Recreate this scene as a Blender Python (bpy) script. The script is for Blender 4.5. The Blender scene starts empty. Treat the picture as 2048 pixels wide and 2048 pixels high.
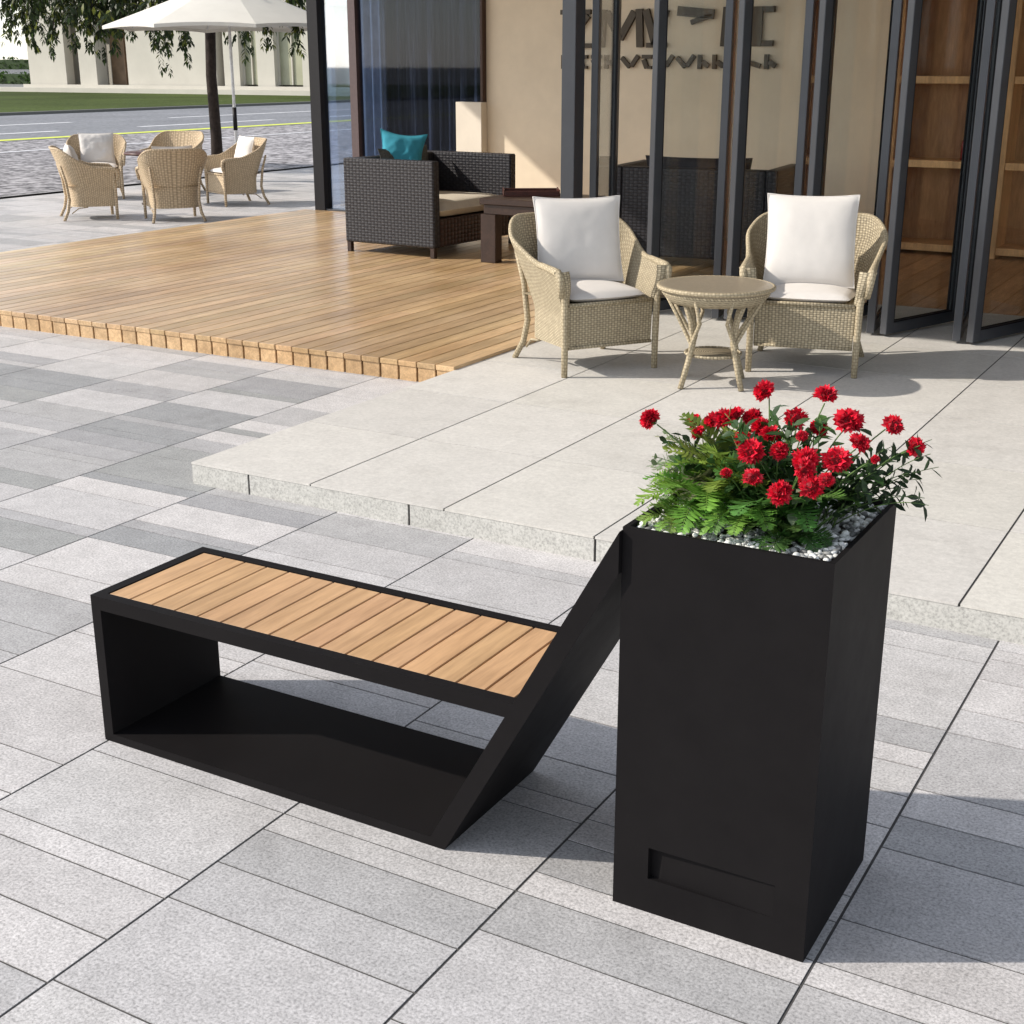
import bpy, bmesh, math, random
from mathutils import Vector, Matrix, noise
from math import sin, cos, pi, radians as R
random.seed(7)
S = bpy.context.scene
COL = S.collection

# ------------------------------------------------------------------ camera
cam_d = bpy.data.cameras.new("camera"); cam = bpy.data.objects.new("camera", cam_d); COL.objects.link(cam)
cam.location = (0, 0, 1.95)
cam.rotation_euler = (R(90 - 18.35), 0, R(29.9))
cam_d.sensor_width = 36; cam_d.lens = 47.46
cam_d.clip_start = 0.05; cam_d.clip_end = 3000
S.camera = cam
# ------------------------------------------------------------------ light
EL = 33.3
W = bpy.data.worlds.new("World"); S.world = W; W.use_nodes = True
wn = W.node_tree.nodes; wl = W.node_tree.links
sky = wn.new('ShaderNodeTexSky'); sky.sky_type = 'NISHITA'; sky.sun_disc = False
sky.sun_elevation = R(EL); sky.sun_rotation = R(240); sky.air_density = 1.0; sky.dust_density = .6; sky.ozone_density = 1.0
bg = wn['Background']; bg.inputs['Strength'].default_value = 0.15
hs = wn.new('ShaderNodeHueSaturation'); hs.inputs['Saturation'].default_value = .42
wl.new(sky.outputs[0], hs.inputs['Color']); wl.new(hs.outputs[0], bg.inputs['Color'])
sd = bpy.data.lights.new("sun", 'SUN'); sd.energy = 3.0; sd.angle = R(0.8); sd.color = (1.0, 0.93, 0.83)
so = bpy.data.objects.new("sun", sd); COL.objects.link(so)
ld = Vector((cos(R(30)) * cos(R(EL)), sin(R(30)) * cos(R(EL)), -sin(R(EL))))
so.rotation_euler = ld.to_track_quat('-Z', 'Y').to_euler(); so.location = (-20, -10, 20)
S.view_settings.view_transform = 'Standard'; S.view_settings.look = 'None'
S.view_settings.exposure = 0.72; S.view_settings.gamma = 1.0
S.cycles.transparent_max_bounces = 32
S.render.resolution_x = 1024; S.render.resolution_y = 1024

# ------------------------------------------------------------------ helpers
def tag(o, label=None, cat=None, group=None, kind=None):
    if label: o['label'] = label
    if cat: o['category'] = cat
    if group: o['group'] = group
    if kind: o['kind'] = kind
    return o

def empty(name, loc=(0, 0, 0), rz=0, label=None, cat=None, group=None):
    o = bpy.data.objects.new(name, None); COL.objects.link(o)
    o.location = loc; o.rotation_euler = (0, 0, rz); o.empty_display_size = 0.1
    return tag(o, label, cat, group)

def copy_tree(o, parent=None):
    c = o.copy(); COL.objects.link(c)
    if parent is not None: c.parent = parent
    for ch in o.children: copy_tree(ch, c)
    return c

class MB:
    def __init__(s): s.v = []; s.f = []; s.uv = []; s.c = []; s.sm = []
    def face(s, pts, uv=None, c=None, smooth=False):
        i = len(s.v); s.v += [tuple(p) for p in pts]; s.f.append(tuple(range(i, i + len(pts))))
        s.uv.append(uv or [(0, 0)] * len(pts)); s.c.append(c or (1, 1, 1)); s.sm.append(smooth)
    def add(s, vs, fs, uvs=None, c=None, smooth=False):
        i = len(s.v); s.v += [tuple(p) for p in vs]
        for k, f in enumerate(fs):
            s.f.append(tuple(i + a for a in f)); s.c.append(c or (1, 1, 1)); s.sm.append(smooth)
            s.uv.append([uvs[a] for a in f] if uvs else [(0, 0)] * len(f))
    def box(s, x0, x1, y0, y1, z0, z1, c=None, b=0.0, M=None):
        if b > 0:
            vs = []; 
            for (x, sx) in ((x0, 1), (x1, -1)):
                for (y, sy) in ((y0, 1), (y1, -1)):
                    for (z, sz) in ((z0, 1), (z1, -1)):
                        vs += [Vector((x, y + sy * b, z + sz * b)), Vector((x + sx * b, y, z + sz * b)), Vector((x + sx * b, y + sy * b, z))]
            def I(ix, iy, iz, k): return (ix * 4 + iy * 2 + iz) * 3 + k
            fs = []
            for ix in (0, 1):
                q = [I(ix, 0, 0, 0), I(ix, 0, 1, 0), I(ix, 1, 1, 0), I(ix, 1, 0, 0)]; fs.append(q if ix == 0 else q[::-1])
            for iy in (0, 1):
                q = [I(0, iy, 0, 1), I(1, iy, 0, 1), I(1, iy, 1, 1), I(0, iy, 1, 1)]; fs.append(q if iy == 0 else q[::-1])
            for iz in (0, 1):
                q = [I(0, 0, iz, 2), I(0, 1, iz, 2), I(1, 1, iz, 2), I(1, 0, iz, 2)]; fs.append(q if iz == 0 else q[::-1])
            for iy in (0, 1):
                for iz in (0, 1):
                    fs.append([I(0, iy, iz, 1), I(1, iy, iz, 1), I(1, iy, iz, 2), I(0, iy, iz, 2)])
            for ix in (0, 1):
                for iz in (0, 1):
                    fs.append([I(ix, 0, iz, 0), I(ix, 1, iz, 0), I(ix, 1, iz, 2), I(ix, 0, iz, 2)])
            for ix in (0, 1):
                for iy in (0, 1):
                    fs.append([I(ix, iy, 0, 0), I(ix, iy, 1, 0), I(ix, iy, 1, 1), I(ix, iy, 0, 1)])
            for ix in (0, 1):
                for iy in (0, 1):
                    for iz in (0, 1): fs.append([I(ix, iy, iz, 0), I(ix, iy, iz, 1), I(ix, iy, iz, 2)])
        else:
            vs = [Vector((x, y, z)) for x in (x0, x1) for y in (y0, y1) for z in (z0, z1)]
            fs = [(0, 1, 3, 2), (4, 6, 7, 5), (0, 4, 5, 1), (2, 3, 7, 6), (0, 2, 6, 4), (1, 5, 7, 3)]
        # planar uv by dominant normal
        for f in fs:
            p = [vs[a] for a in f]; n = (p[1] - p[0]).cross(p[2] - p[0])
            a = max(range(3), key=lambda k: abs(n[k]))
            uv = [((q.y, q.z) if a == 0 else (q.x, q.z) if a == 1 else (q.x, q.y)) for q in p]
            if M: p = [M @ q for q in p]
            s.face(p, uv, c)
    def beam(s, p0, p1, w, h, c=None, up=(0, 0, 1)):
        p0 = Vector(p0); p1 = Vector(p1); d = (p1 - p0); L = d.length; d.normalize()
        u = Vector(up); sx = d.cross(u).normalized(); uz = sx.cross(d)
        M = Matrix((sx, d, uz)).transposed().to_4x4(); M.translation = p0
        s.box(-w / 2, w / 2, 0, L, -h / 2, h / 2, c, 0, M)
    def tube(s, pts, rad, n=8, c=None, caps=True, closed=False):
        pts = [Vector(p) for p in pts]; m = len(pts)
        if not hasattr(rad, '__len__'): rad = [rad] * m
        vs = []; uvs = []; L = 0; pu = None
        for i, p in enumerate(pts):
            if closed: d = pts[(i + 1) % m] - pts[i - 1]
            else: d = pts[min(i + 1, m - 1)] - pts[max(i - 1, 0)]
            if d.length < 1e-9: d = Vector((0, 0, 1))
            d.normalize()
            if pu is None: u = d.orthogonal().normalized()
            else:
                u = pu - d * pu.dot(d)
                u = u.normalized() if u.length > 1e-6 else d.orthogonal().normalized()
            pu = u; w = d.cross(u)
            if i: L += (pts[i] - pts[i - 1]).length
            for k in range(n):
                a = 2 * pi * k / n; vs.append(p + (u * cos(a) + w * sin(a)) * rad[i]); uvs.append((L, a * max(rad[i], .004)))
        fs = []
        for i in range(m if closed else m - 1):
            j = (i + 1) % m
            for k in range(n): fs.append((i * n + k, i * n + (k + 1) % n, j * n + (k + 1) % n, j * n + k))
        if caps and not closed:
            fs.append(tuple(range(n))[::-1]); fs.append(tuple((m - 1) * n + k for k in range(n)))
        s.add(vs, fs, uvs, c, True)
    def disc(s, c0, r, n=32, c=None):
        s.face([(c0[0] + r * cos(2 * pi * k / n), c0[1] + r * sin(2 * pi * k / n), c0[2]) for k in range(n)], None, c)
    def lathe(s, prof, n=32, c=None, ctr=(0, 0, 0), smooth=True):
        vs = [(ctr[0] + r * cos(2 * pi * k / n), ctr[1] + r * sin(2 * pi * k / n), ctr[2] + z) for r, z in prof for k in range(n)]
        uvs = [(r * 2 * pi * k / n, z) for r, z in prof for k in range(n)]
        fs = [(i * n + k, i * n + (k + 1) % n, (i + 1) * n + (k + 1) % n, (i + 1) * n + k) for i in range(len(prof) - 1) for k in range(n)]
        s.add(vs, fs, uvs, c, smooth)
    def grid(s, P, nu, nv, uvf=None, c=None, smooth=True):
        vs = [P(i / nu, j / nv) for j in range(nv + 1) for i in range(nu + 1)]
        uvs = [(uvf(i / nu, j / nv) if uvf else (i / nu, j / nv)) for j in range(nv + 1) for i in range(nu + 1)]
        fs = [(j * (nu + 1) + i, j * (nu + 1) + i + 1, (j + 1) * (nu + 1) + i + 1, (j + 1) * (nu + 1) + i) for j in range(nv) for i in range(nu)]
        s.add(vs, fs, uvs, c, smooth)
    def build(s, name, mat, parent=None, loc=None, rot=None):
        me = bpy.data.meshes.new(name); me.from_pydata(s.v, [], s.f)
        ud = []; cd = []
        for f, uv, c in zip(s.f, s.uv, s.c):
            for k in range(len(f)): ud += [uv[k][0], uv[k][1]]; cd += [c[0], c[1], c[2], 1.0]
        me.uv_layers.new(name='UVMap'); me.uv_layers['UVMap'].data.foreach_set('uv', ud)
        me.color_attributes.new('Col', 'FLOAT_COLOR', 'CORNER'); me.color_attributes['Col'].data.foreach_set('color', cd)
        me.polygons.foreach_set('use_smooth', s.sm)
        me.materials.append(mat); me.update()
        o = bpy.data.objects.new(name, me); COL.objects.link(o)
        if parent is not None: o.parent = parent
        if loc: o.location = loc
        if rot: o.rotation_euler = rot
        return o

# ------------------------------------------------------------------ materials
class NT:
    def __init__(s, name):
        s.m = bpy.data.materials.new(name); s.m.use_nodes = True; s.n = s.m.node_tree.nodes; s.l = s.m.node_tree.links
        s.b = s.n['Principled BSDF']; s.out = s.n['Material Output']
    def node(s, t, **kw):
        n = s.n.new(t)
        for k, v in kw.items():
            if k in n.inputs: n.inputs[k].default_value = v
            else: setattr(n, k, v)
        return n
    def link(s, a, b): s.l.new(a, b)
    def coord(s, kind='Object', scale=None):
        tc = s.node('ShaderNodeTexCoord')
        if scale is None: return tc.outputs[kind]
        mp = s.node('ShaderNodeMapping'); mp.inputs['Scale'].default_value = scale
        s.link(tc.outputs[kind], mp.inputs['Vector']); return mp.outputs[0]
    def noise(s, vec, scale, detail=4, rough=.6):
        n = s.node('ShaderNodeTexNoise'); n.inputs['Scale'].default_value = scale
        n.inputs['Detail'].default_value = detail; n.inputs['Roughness'].default_value = rough
        s.link(vec, n.inputs['Vector']); return n.outputs['Fac']
    def ramp(s, fac, stops):
        r = s.node('ShaderNodeValToRGB'); e = r.color_ramp.elements
        while len(e) < len(stops): e.new(.5)
        for k, (p, c) in enumerate(stops):
            e[k].position = p; e[k].color = (*c, 1) if len(c) == 3 else c
        s.link(fac, r.inputs[0]); return r.outputs[0]
    def mix(s, a, b, fac, mode='MIX'):
        m = s.node('ShaderNodeMix', data_type='RGBA', blend_type=mode)
        for sock, v in ((6, a), (7, b), (0, fac)):
            if isinstance(v, (int, float)): m.inputs[sock].default_value = v
            elif isinstance(v, tuple): m.inputs[sock].default_value = (*v, 1)
            else: s.link(v, m.inputs[sock])
        return m.outputs[2]
    def attr(s): return s.node('ShaderNodeAttribute', attribute_name='Col').outputs['Color']
    def bump(s, h, strength=.3, dist=.002):
        b = s.node('ShaderNodeBump'); b.inputs['Strength'].default_value = strength; b.inputs['Distance'].default_value = dist
        s.link(h, b.inputs['Height']); s.link(b.outputs[0], s.b.inputs['Normal'])
    def base(s, c, rough=.7, spec=.4, metal=0):
        if isinstance(c, tuple): s.b.inputs['Base Color'].default_value = (*c, 1)
        else: s.link(c, s.b.inputs['Base Color'])
        s.b.inputs['Roughness'].default_value = rough; s.b.inputs['Specular IOR Level'].default_value = spec
        s.b.inputs['Metallic'].default_value = metal

def stone(name, col, speck=(.75, 1.2), mott=(.9, 1.08), rough=.75, sc=170, bump=.25, attr=True):
    t = NT(name); o = t.coord()
    n1 = t.noise(o, sc, 3, .7); n2 = t.noise(o, 7, 5, .6); n3 = t.noise(o, sc * .3, 4, .7)
    sp = t.ramp(n1, [(.33, (speck[0],) * 3), (.52, (1, 1, 1)), (.7, (speck[1],) * 3)])
    mo = t.ramp(n2, [(.3, (mott[0],) * 3), (.7, (mott[1],) * 3)])
    m3 = t.ramp(n3, [(.35, (.9,) * 3), (.65, (1.06,) * 3)])
    c = t.mix(sp, mo, 1.0, 'MULTIPLY'); c = t.mix(c, m3, 1.0, 'MULTIPLY')
    c = t.mix(c, col, 1.0, 'MULTIPLY')
    if attr: c = t.mix(c, t.attr(), 1.0, 'MULTIPLY')
    n5 = t.noise(o, 1.7, 6, .7); st = t.ramp(n5, [(.28, (.86, .855, .85)), (.46, (1, 1, 1))]); c = t.mix(c, st, 1.0, 'MULTIPLY')
    t.base(c, rough, .35); t.bump(n1, bump, .002)
    return t.m

def plain(name, col, rough=.6, spec=.4, metal=0, var=.12, sc=25, bump=0.05, bsc=120):
    t = NT(name); o = t.coord()
    n = t.noise(o, sc, 4)
    v = t.ramp(n, [(.3, (1 - var,) * 3), (.7, (1 + var,) * 3)])
    t.base(t.mix(v, col, 1.0, 'MULTIPLY'), rough, spec, metal)
    if bump: t.bump(t.noise(o, bsc, 3), bump, .001)
    return t.m

def wood(name, col, scale=(14, 1.2, 14), rough=.5, var=(.72, 1.2), attr=True, bump=.15, patch=((.9, .88, .86), (1.08, 1.08, 1.08), 1.3)):
    t = NT(name); o = t.coord('Object', scale)
    n = t.noise(o, 6, 6, .65); n2 = t.noise(t.coord(), patch[2], 3)
    v = t.ramp(n, [(.3, (var[0],) * 3), (.7, (var[1],) * 3)])
    v2 = t.ramp(n2, [(.35, patch[0]), (.65, patch[1])])
    n4 = t.noise(t.coord('Object', tuple(q * .25 for q in scale)), 5, 3); v4 = t.ramp(n4, [(.35, (.84, .82, .80)), (.65, (1.1, 1.1, 1.1))])
    c = t.mix(t.mix(t.mix(v, v2, 1.0, 'MULTIPLY'), v4, 1.0, 'MULTIPLY'), col, 1.0, 'MULTIPLY')
    if attr: c = t.mix(c, t.attr(), 1.0, 'MULTIPLY')
    t.base(c, rough, .4); t.bump(n, bump, .002)
    return t.m

def wicker(name, c1, c2, cm, w=.022, h=.0085, rough=.65, bump=.9, mort=None):
    # basket weave: strands pass over and under in a checkered rhythm
    t = NT(name); uv = t.coord('UV'); cs = h * 1.5
    sp = t.node('ShaderNodeSeparateXYZ'); t.link(uv, sp.inputs[0])
    def mt(op, a, b=None, cl=False):
        n_ = t.node('ShaderNodeMath', operation=op, use_clamp=cl)
        for k, v in enumerate((a, b)):
            if v is None: continue
            if isinstance(v, (int, float)): n_.inputs[k].default_value = v
            else: t.link(v, n_.inputs[k])
        return n_.outputs[0]
    U_ = mt('MULTIPLY', sp.outputs[0], 1 / (cs * 1.5)); V_ = mt('MULTIPLY', sp.outputs[1], 1 / cs)
    par = mt('ABSOLUTE', mt('SINE', mt('MULTIPLY', mt('ADD', mt('FLOOR', U_), mt('FLOOR', V_)), pi / 2)))
    par = mt('GREATER_THAN', par, .5)
    pu = mt('SINE', mt('MULTIPLY', mt('FRACT', U_), pi)); pv = mt('SINE', mt('MULTIPLY', mt('FRACT', V_), pi))
    # along-strand bulge times across-strand rounding
    A = mt('MULTIPLY', mt('POWER', pv, .5), mt('ADD', mt('MULTIPLY', pu, .45), .55)); B = mt('MULTIPLY', mt('POWER', pu, .5), mt('ADD', mt('MULTIPLY', pv, .45), .55))
    hgt = mt('ADD', mt('MULTIPLY', A, par), mt('MULTIPLY', B, mt('SUBTRACT', 1, par)))
    o = t.coord(); n = t.noise(o, 30, 4, .7)
    two = t.mix(c1, c2, mt('MULTIPLY', par, .7)); c = t.mix(cm, two, mt('MULTIPLY', hgt, 1.25, True))
    v = t.ramp(n, [(.3, (.80,) * 3), (.7, (1.12,) * 3)])
    t.base(t.mix(c, v, 1.0, 'MULTIPLY'), rough, .3)
    t.bump(hgt, bump, cs * .25)
    return t.m

def leafmat(name, rough=.5, trans=.35):
    t = NT(name); c = t.attr(); n = t.noise(t.coord(), 60, 3)
    v = t.ramp(n, [(.3, (.75,) * 3), (.7, (1.2,) * 3)]); c = t.mix(c, v, 1.0, 'MULTIPLY')
    t.base(c, rough, .35)
    tr = t.node('ShaderNodeBsdfTranslucent'); t.link(c, tr.inputs[0])
    mx = t.node('ShaderNodeMixShader'); mx.inputs[0].default_value = trans
    t.link(t.b.outputs[0], mx.inputs[1]); t.link(tr.outputs[0], mx.inputs[2]); t.link(mx.outputs[0], t.out.inputs[0])
    return t.m

def glass(name, tint=(.85, .9, .92), refl=.06, rough=.01, fres=1.5):
    t = NT(name)
    tr = t.node('ShaderNodeBsdfTransparent'); tr.inputs[0].default_value = (*tint, 1)
    gl = t.node('ShaderNodeBsdfGlossy'); gl.inputs['Roughness'].default_value = rough; gl.inputs['Color'].default_value = (.95, .97, 1, 1)
    fr = t.node('ShaderNodeFresnel'); ge = t.node('ShaderNodeNewGeometry'); mr = t.node('ShaderNodeMapRange')
    mr.inputs['To Min'].default_value = fres; mr.inputs['To Max'].default_value = 1 / fres
    t.link(ge.outputs['Backfacing'], mr.inputs['Value']); t.link(mr.outputs[0], fr.inputs[0])
    ad = t.node('ShaderNodeMath', operation='ADD', use_clamp=True); t.link(fr.outputs[0], ad.inputs[0]); ad.inputs[1].default_value = refl
    mx = t.node('ShaderNodeMixShader'); t.link(ad.outputs[0], mx.inputs[0]); t.link(tr.outputs[0], mx.inputs[1]); t.link(gl.outputs[0], mx.inputs[2])
    t.link(mx.outputs[0], t.out.inputs[0]); return t.m

M = {}
M['pave'] = stone('paving_stone', (.515, .500, .495), (.60, 1.24), (.88, 1.07), sc=125, bump=.45)
M['plat'] = stone('terrace_stone', (.575, .552, .515), (.93, 1.04), (.93, 1.04), sc=120, bump=.08)
M['edge'] = stone('kerb_terrazzo', (.50, .49, .46), (.66, 1.12), (.94, 1.04), sc=95, bump=.2)
M['grout'] = plain('grout', (.085, .082, .08), .95, .1)
M['deck'] = wood('deck_wood', (.60, .43, .255), (14, 1.0, 14), .30, (.72, 1.18), patch=((.70, .62, .52), (1.10, 1.12, 1.15), .38))
M['floor'] = wood('interior_floor_wood', (.60, .34, .17), (10, 1.0, 10), .4, (.7, 1.2))
M['slat'] = wood('bench_slat_wood', (.50, .31, .165), (30, 3, 30), .5, (.93, 1.06))
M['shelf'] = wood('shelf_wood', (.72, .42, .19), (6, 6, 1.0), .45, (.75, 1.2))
M['black'] = plain('black_powder_coat', (.0125, .0112, .0120), .6, .07, 0, .06, 8, .08, 400)
def dusty():
    t = NT('dusty_powder_coat'); o = t.coord(); n = t.noise(o, 3.5, 6, .7); n2 = t.noise(o, 160, 2, .7)
    c = t.ramp(n, [(.35, (.0098, .0088, .0092)), (.62, (.0118, .0106, .0110))]); t.base(c, .5, .05)
    rr_ = t.ramp(n, [(.3, (.52,) * 3), (.7, (.62,) * 3)]); t.link(rr_, t.b.inputs['Roughness']); t.bump(n2, .12, .0008); return t.m
M['black'] = dusty()
M['darkmetal'] = plain('dark_grey_metal', (.075, .078, .088), .38, .5, .35, .08, 4, .02)
M['seal'] = plain('black_gasket', (.008, .007, .009), .55, .3)
M['wall'] = plain('beige_render', (.74, .64, .50), .85, .2, 0, .05, 3, .1, 200)
M['pier'] = plain('pale_render', (.70, .64, .55), .85, .2, 0, .05, 3, .1, 200)
M['white'] = plain('white_soffit', (.55, .53, .5), .9, .2)
def curtmat():
    t = NT('dark_curtain'); o = t.coord('Object', (1, 1, .04)); n = t.noise(o, 9, 4, .7)
    c = t.ramp(n, [(.40, (.010, .010, .014)), (.56, (.03, .031, .044)), (.70, (.13, .135, .16))]); t.base(c, .8, .2); return t.m  # pale streaks paint lit folds and street reflections into the curtain colour
M['curtain'] = curtmat()
M['pane_reflection'] = plain('reflection_drape', (.30, .33, .40), .85, .2, 0, .15, 6)  # pale blue-grey drape colour stands in for sky reflected in the left pane
M['wicker'] = wicker('natural_wicker', (.52, .44, .305), (.36, .30, .20), (.065, .05, .032), .05, .0092)
M['wickercane'] = wicker('wrapped_cane', (.50, .42, .285), (.38, .315, .21), (.18, .14, .09), .012, .009, .65, .5)
M['wicker2'] = wicker('pale_wicker', (.66, .52, .35), (.52, .40, .26), (.16, .11, .07), .03, .014, .7, .6)
M['darkwicker'] = wicker('dark_wicker', (.036, .034, .039), (.024, .022, .026), (.006, .006, .007), .085, .019, .45, .6)
M['brownwicker'] = wicker('brown_wicker', (.075, .038, .032), (.040, .022, .020), (.006, .004, .004), .085, .026, .45)
M['cushion'] = plain('white_cotton', (.67, .635, .60), .9, .15, 0, .03, 10, .25, 500)
M['beigecush'] = plain('beige_cotton', (.62, .56, .46), .9, .15, 0, .05, 10, .2, 500)
M['teal'] = plain('teal_cotton', (.045, .27, .36), .85, .2, 0, .08, 12, .3, 400)
M['shelf_shaded'] = wood('shelf_wood_shaded', (.42, .21, .09), (6, 6, 1.0), .5, (.75, 1.2), attr=False)  # darker copy of the shelf wood, paints the shade inside the shelves
M['darkwood'] = wood('dark_wood', (.035, .018, .013), (8, 8, 8), .35, (.7, 1.3), attr=False)
M['redwood'] = wood('red_brown_wood', (.075, .022, .016), (8, 8, 8), .35, (.7, 1.3), attr=False)
M['tabletop'] = wicker('grey_woven_top', (.30, .25, .185), (.25, .21, .155), (.20, .165, .12), .016, .012, .35, .2)
M['leaf'] = leafmat('leaf'); M['treeleaf'] = leafmat('tree_leaf', .5, .4)
M['petal'] = leafmat('red_petal', .6, .25)
M['stem'] = plain('green_stem', (.09, .16, .04), .6)
M['bark'] = plain('bark', (.035, .026, .022), .9, .2, 0, .4, 12, .8, 30)
M['canvas'] = plain('parasol_canvas', (.66, .635, .58), .85, .15, 0, .03, 4)
M['whitemetal'] = plain('white_metal', (.72, .72, .72), .35, .5)
M['cream'] = plain('cream_render', (.50, .475, .42), .9, .2, 0, .05, .6, 0)
M['recess'] = plain('recess_bronze', (.20, .13, .08), .5, .4, 0, .3, 1, 0)
M['pale_pane'] = plain('olive_glazing', (.30, .30, .21), .3, .5, 0, .15, .6, 0)
M['line_white'] = plain('road_paint_white', (.72, .72, .74), .8, .2, 0, .1, 2)
M['line_yellow'] = plain('road_paint_yellow', (.62, .68, .10), .8, .2, 0, .1, 2)
M['sign'] = plain('bronze_letters', (.06, .045, .03), .45, .4, .3)
M['red_glass'] = plain('red_glass', (.25, .02, .02), .2, .6)
M['dark_glass'] = plain('dark_glass', (.03, .015, .012), .15, .6)
M['glass'] = glass('clear_glass', (.93, .95, .95), .012)
M['facade_glass'] = glass('reflective_glass', (.72, .8, .9), .20, .02)
M['facade_glass2'] = glass('shop_glass', (.8, .86, .95), .0, .02, 1.28)

def asphalt(name, c0, c1, sc):
    t = NT(name); o = t.coord(); n = t.noise(o, sc, 2, .8); n2 = t.noise(o, .25, 4)
    c = t.ramp(n, [(.38, c0), (.62, c1)]); m = t.ramp(n2, [(.3, (.85,) * 3), (.7, (1.12,) * 3)])
    t.base(t.mix(c, m, 1.0, 'MULTIPLY'), .9, .2); t.bump(n, .5, .02); return t.m
M['coarse'] = asphalt('coarse_asphalt', (.09, .085, .09), (.46, .44, .45), 4.5)
M['asphalt'] = asphalt('smooth_asphalt', (.17, .175, .19), (.25, .255, .27), 6)
def grassmat():
    t = NT('grass'); o = t.coord(); n = t.noise(o, 3, 6, .7); n2 = t.noise(o, .08, 3)
    c = t.ramp(n, [(.3, (.035, .055, .012)), (.7, (.085, .11, .028))]); m = t.ramp(n2, [(.3, (.6,) * 3), (.7, (1.3,) * 3)])
    t.base(t.mix(c, m, 1.0, 'MULTIPLY'), .95, .1); t.bump(n, .8, .1); return t.m
M['grass'] = grassmat()

# ------------------------------------------------------------------ ground
b = MB(); b.face([(-900, -700, -.06), (900, -700, -.06), (900, 1200, -.06), (-900, 1200, -.06)])
tag(b.build('ground', asphalt('far_ground', (.16, .16, .15), (.24, .24, .22), .5)), kind='structure')
# plaza bed + slabs
b = MB(); b.face([(-17.2, -10, -.0025), (8, -10, -.0025), (8, 26, -.0025), (-17.2, 26, -.0025)])
tag(b.build('plaza_bed', M['grout']), kind='structure')
U = .0915; P = .732; X0 = -.70
rg = random.Random(21)
hard = {0: [2.05, 2.23, 2.52, 2.61, 2.80, 3.16, 3.34, 3.51, 3.90, 4.08, 4.34],
        -1: [2.33, 2.51, 2.61, 2.78, 2.9, 3.26, 3.45, 3.63, 3.74, 3.91, 4.47, 4.62],
        -2: [2.06, 2.24, 2.42, 2.51, 2.87, 2.96, 3.15, 3.42],
        -3: [1.68, 1.86, 2.05, 2.14, 2.51, 2.69, 2.78, 3.06],
        -4: [2.21, 2.40, 2.78, 3.12, 3.21, 3.49]}
tints = [(1, 1, 1), (1, 1, 1.01), (1.06, 1.05, 1.05), (.93, .93, .94), (.86, .865, .875), (1.10, 1.09, 1.09), (.98, .97, .97), (.79, .80, .81)]
b = MB()
for s in range(-23, 11):
    x1 = X0 + P * s + P - P * 0 ; x0 = x1 - P
    ys = list(hard.get(s, []))
    if ys: lo, hi = ys[0], ys[-1]
    else: lo = hi = 2.05 + U * rg.randint(0, 9); ys = [lo]
    y = lo
    while y > -9.5: y -= U * rg.choice([1, 2, 2, 3, 4, 4]); ys.insert(0, y)
    y = hi
    while y < 25.5: y += U * rg.choice([1, 2, 2, 3, 4, 4]); ys.append(y)
    for a, c in zip(ys, ys[1:]):
        cx, cy = (x0 + x1) / 2, (a + c) / 2
        if cy > 26 or (cx > -4.2 and cy > 5.1) or (-11.2 < cx < -4 and cy > 7.6): continue
        t = rg.choice(tints)
        # slabs within a patch on the left of the plaza get darker, bluer tints
        d = math.hypot((cx + 5.6) / 2.2, (cy - 5.2) / 1.9)
        if d < 1 + rg.uniform(-.25, .25) and rg.random() < .62:
            t = rg.choice([(.60, .625, .645), (.66, .675, .70), (.74, .75, .77), (.63, .655, .655), (.79, .80, .82)])
        b.box(x0 + .004, x1 - .004, a + .0032, c - .0032, -.02, 0, t)
tag(b.build('paving', M['pave']), kind='structure')

# raised stone platform
b = MB(); b.box(-4.495, 6, 4.709, 10.9, -.02, .1065, None)
tag(b.build('platform_bed', M['grout']), kind='structure')
b = MB(); k = 0
xs = [-4.51 + P * i for i in range(0, 15)]
for i, (xa, xb) in enumerate(zip(xs, xs[1:])):
    for j in range(7):
        ya = 4.70 + .915 * j; yb = min(ya + .915, 10.93)
        if yb - ya < .05: continue
        v = rg.uniform(.95, 1.04); b.box(xa + .0045, xb - .0045, ya + (.0 if j == 0 else .004), yb - .004, .100, .11, (v, v, v * rg.uniform(.98, 1.01)))
tag(b.build('platform_top', M['plat']), kind='structure')
b = MB()
xj = [-4.505, -4.15, -3.232, -2.31, -1.4, -.48, .44, 1.36, 2.28, 3.2]
for xa, xb in zip(xj, xj[1:]):
    b.box(xa + (.006 if xa > -4.4 else 0), xb - .006, 4.702, 4.7085, -.01, .0985)
b.box(-4.507, -4.4955, 4.709, 7.08, -.01, .0985)
tag(b.build('platform_edge', M['edge']), kind='structure')

# timber deck
b = MB(); b.box(-11.42, -4.52, 7.15, 14.4, -.05, .085); tag(b.build('deck_frame', M['darkwood']), kind='structure')
b = MB(); x = -11.46; r2 = random.Random(5)
while x < -4.6:
    v = r2.uniform(.84, 1.12); w = .138
    cut = [7.1, 7.1 + r2.uniform(1.5, 3.4), 7.1 + r2.uniform(4.0, 6.0), 14.43]
    for a, c in zip(cut, cut[1:]):
        v2 = v * r2.uniform(.93, 1.07)
        b.box(x, x + w + .0005, a + (.002 if a > 7.2 else r2.uniform(-.004, .004)), c - .002, .095, .13, (v2, v2 * r2.uniform(.97, 1.02), v2 * r2.uniform(.93, 1.03)), .003)
    b.box(x + .004, x + w - .004, 7.108, 7.13, -.005, .094, (v * 1.08, v * 1.06, v * 1.04), .002)
    x += .145
tag(b.build('deck_boards', M['deck']), kind='structure')

# interior timber floor
b = MB(); x = -4.64
while x < 5.9:
    v = r2.uniform(.75, 1.15); b.box(x, x + .198, 10.95, 14.5, .05, .108, (v, v, v), .003); x += .203
tag(b.build('interior_floor', M['floor']), kind='structure')

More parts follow.
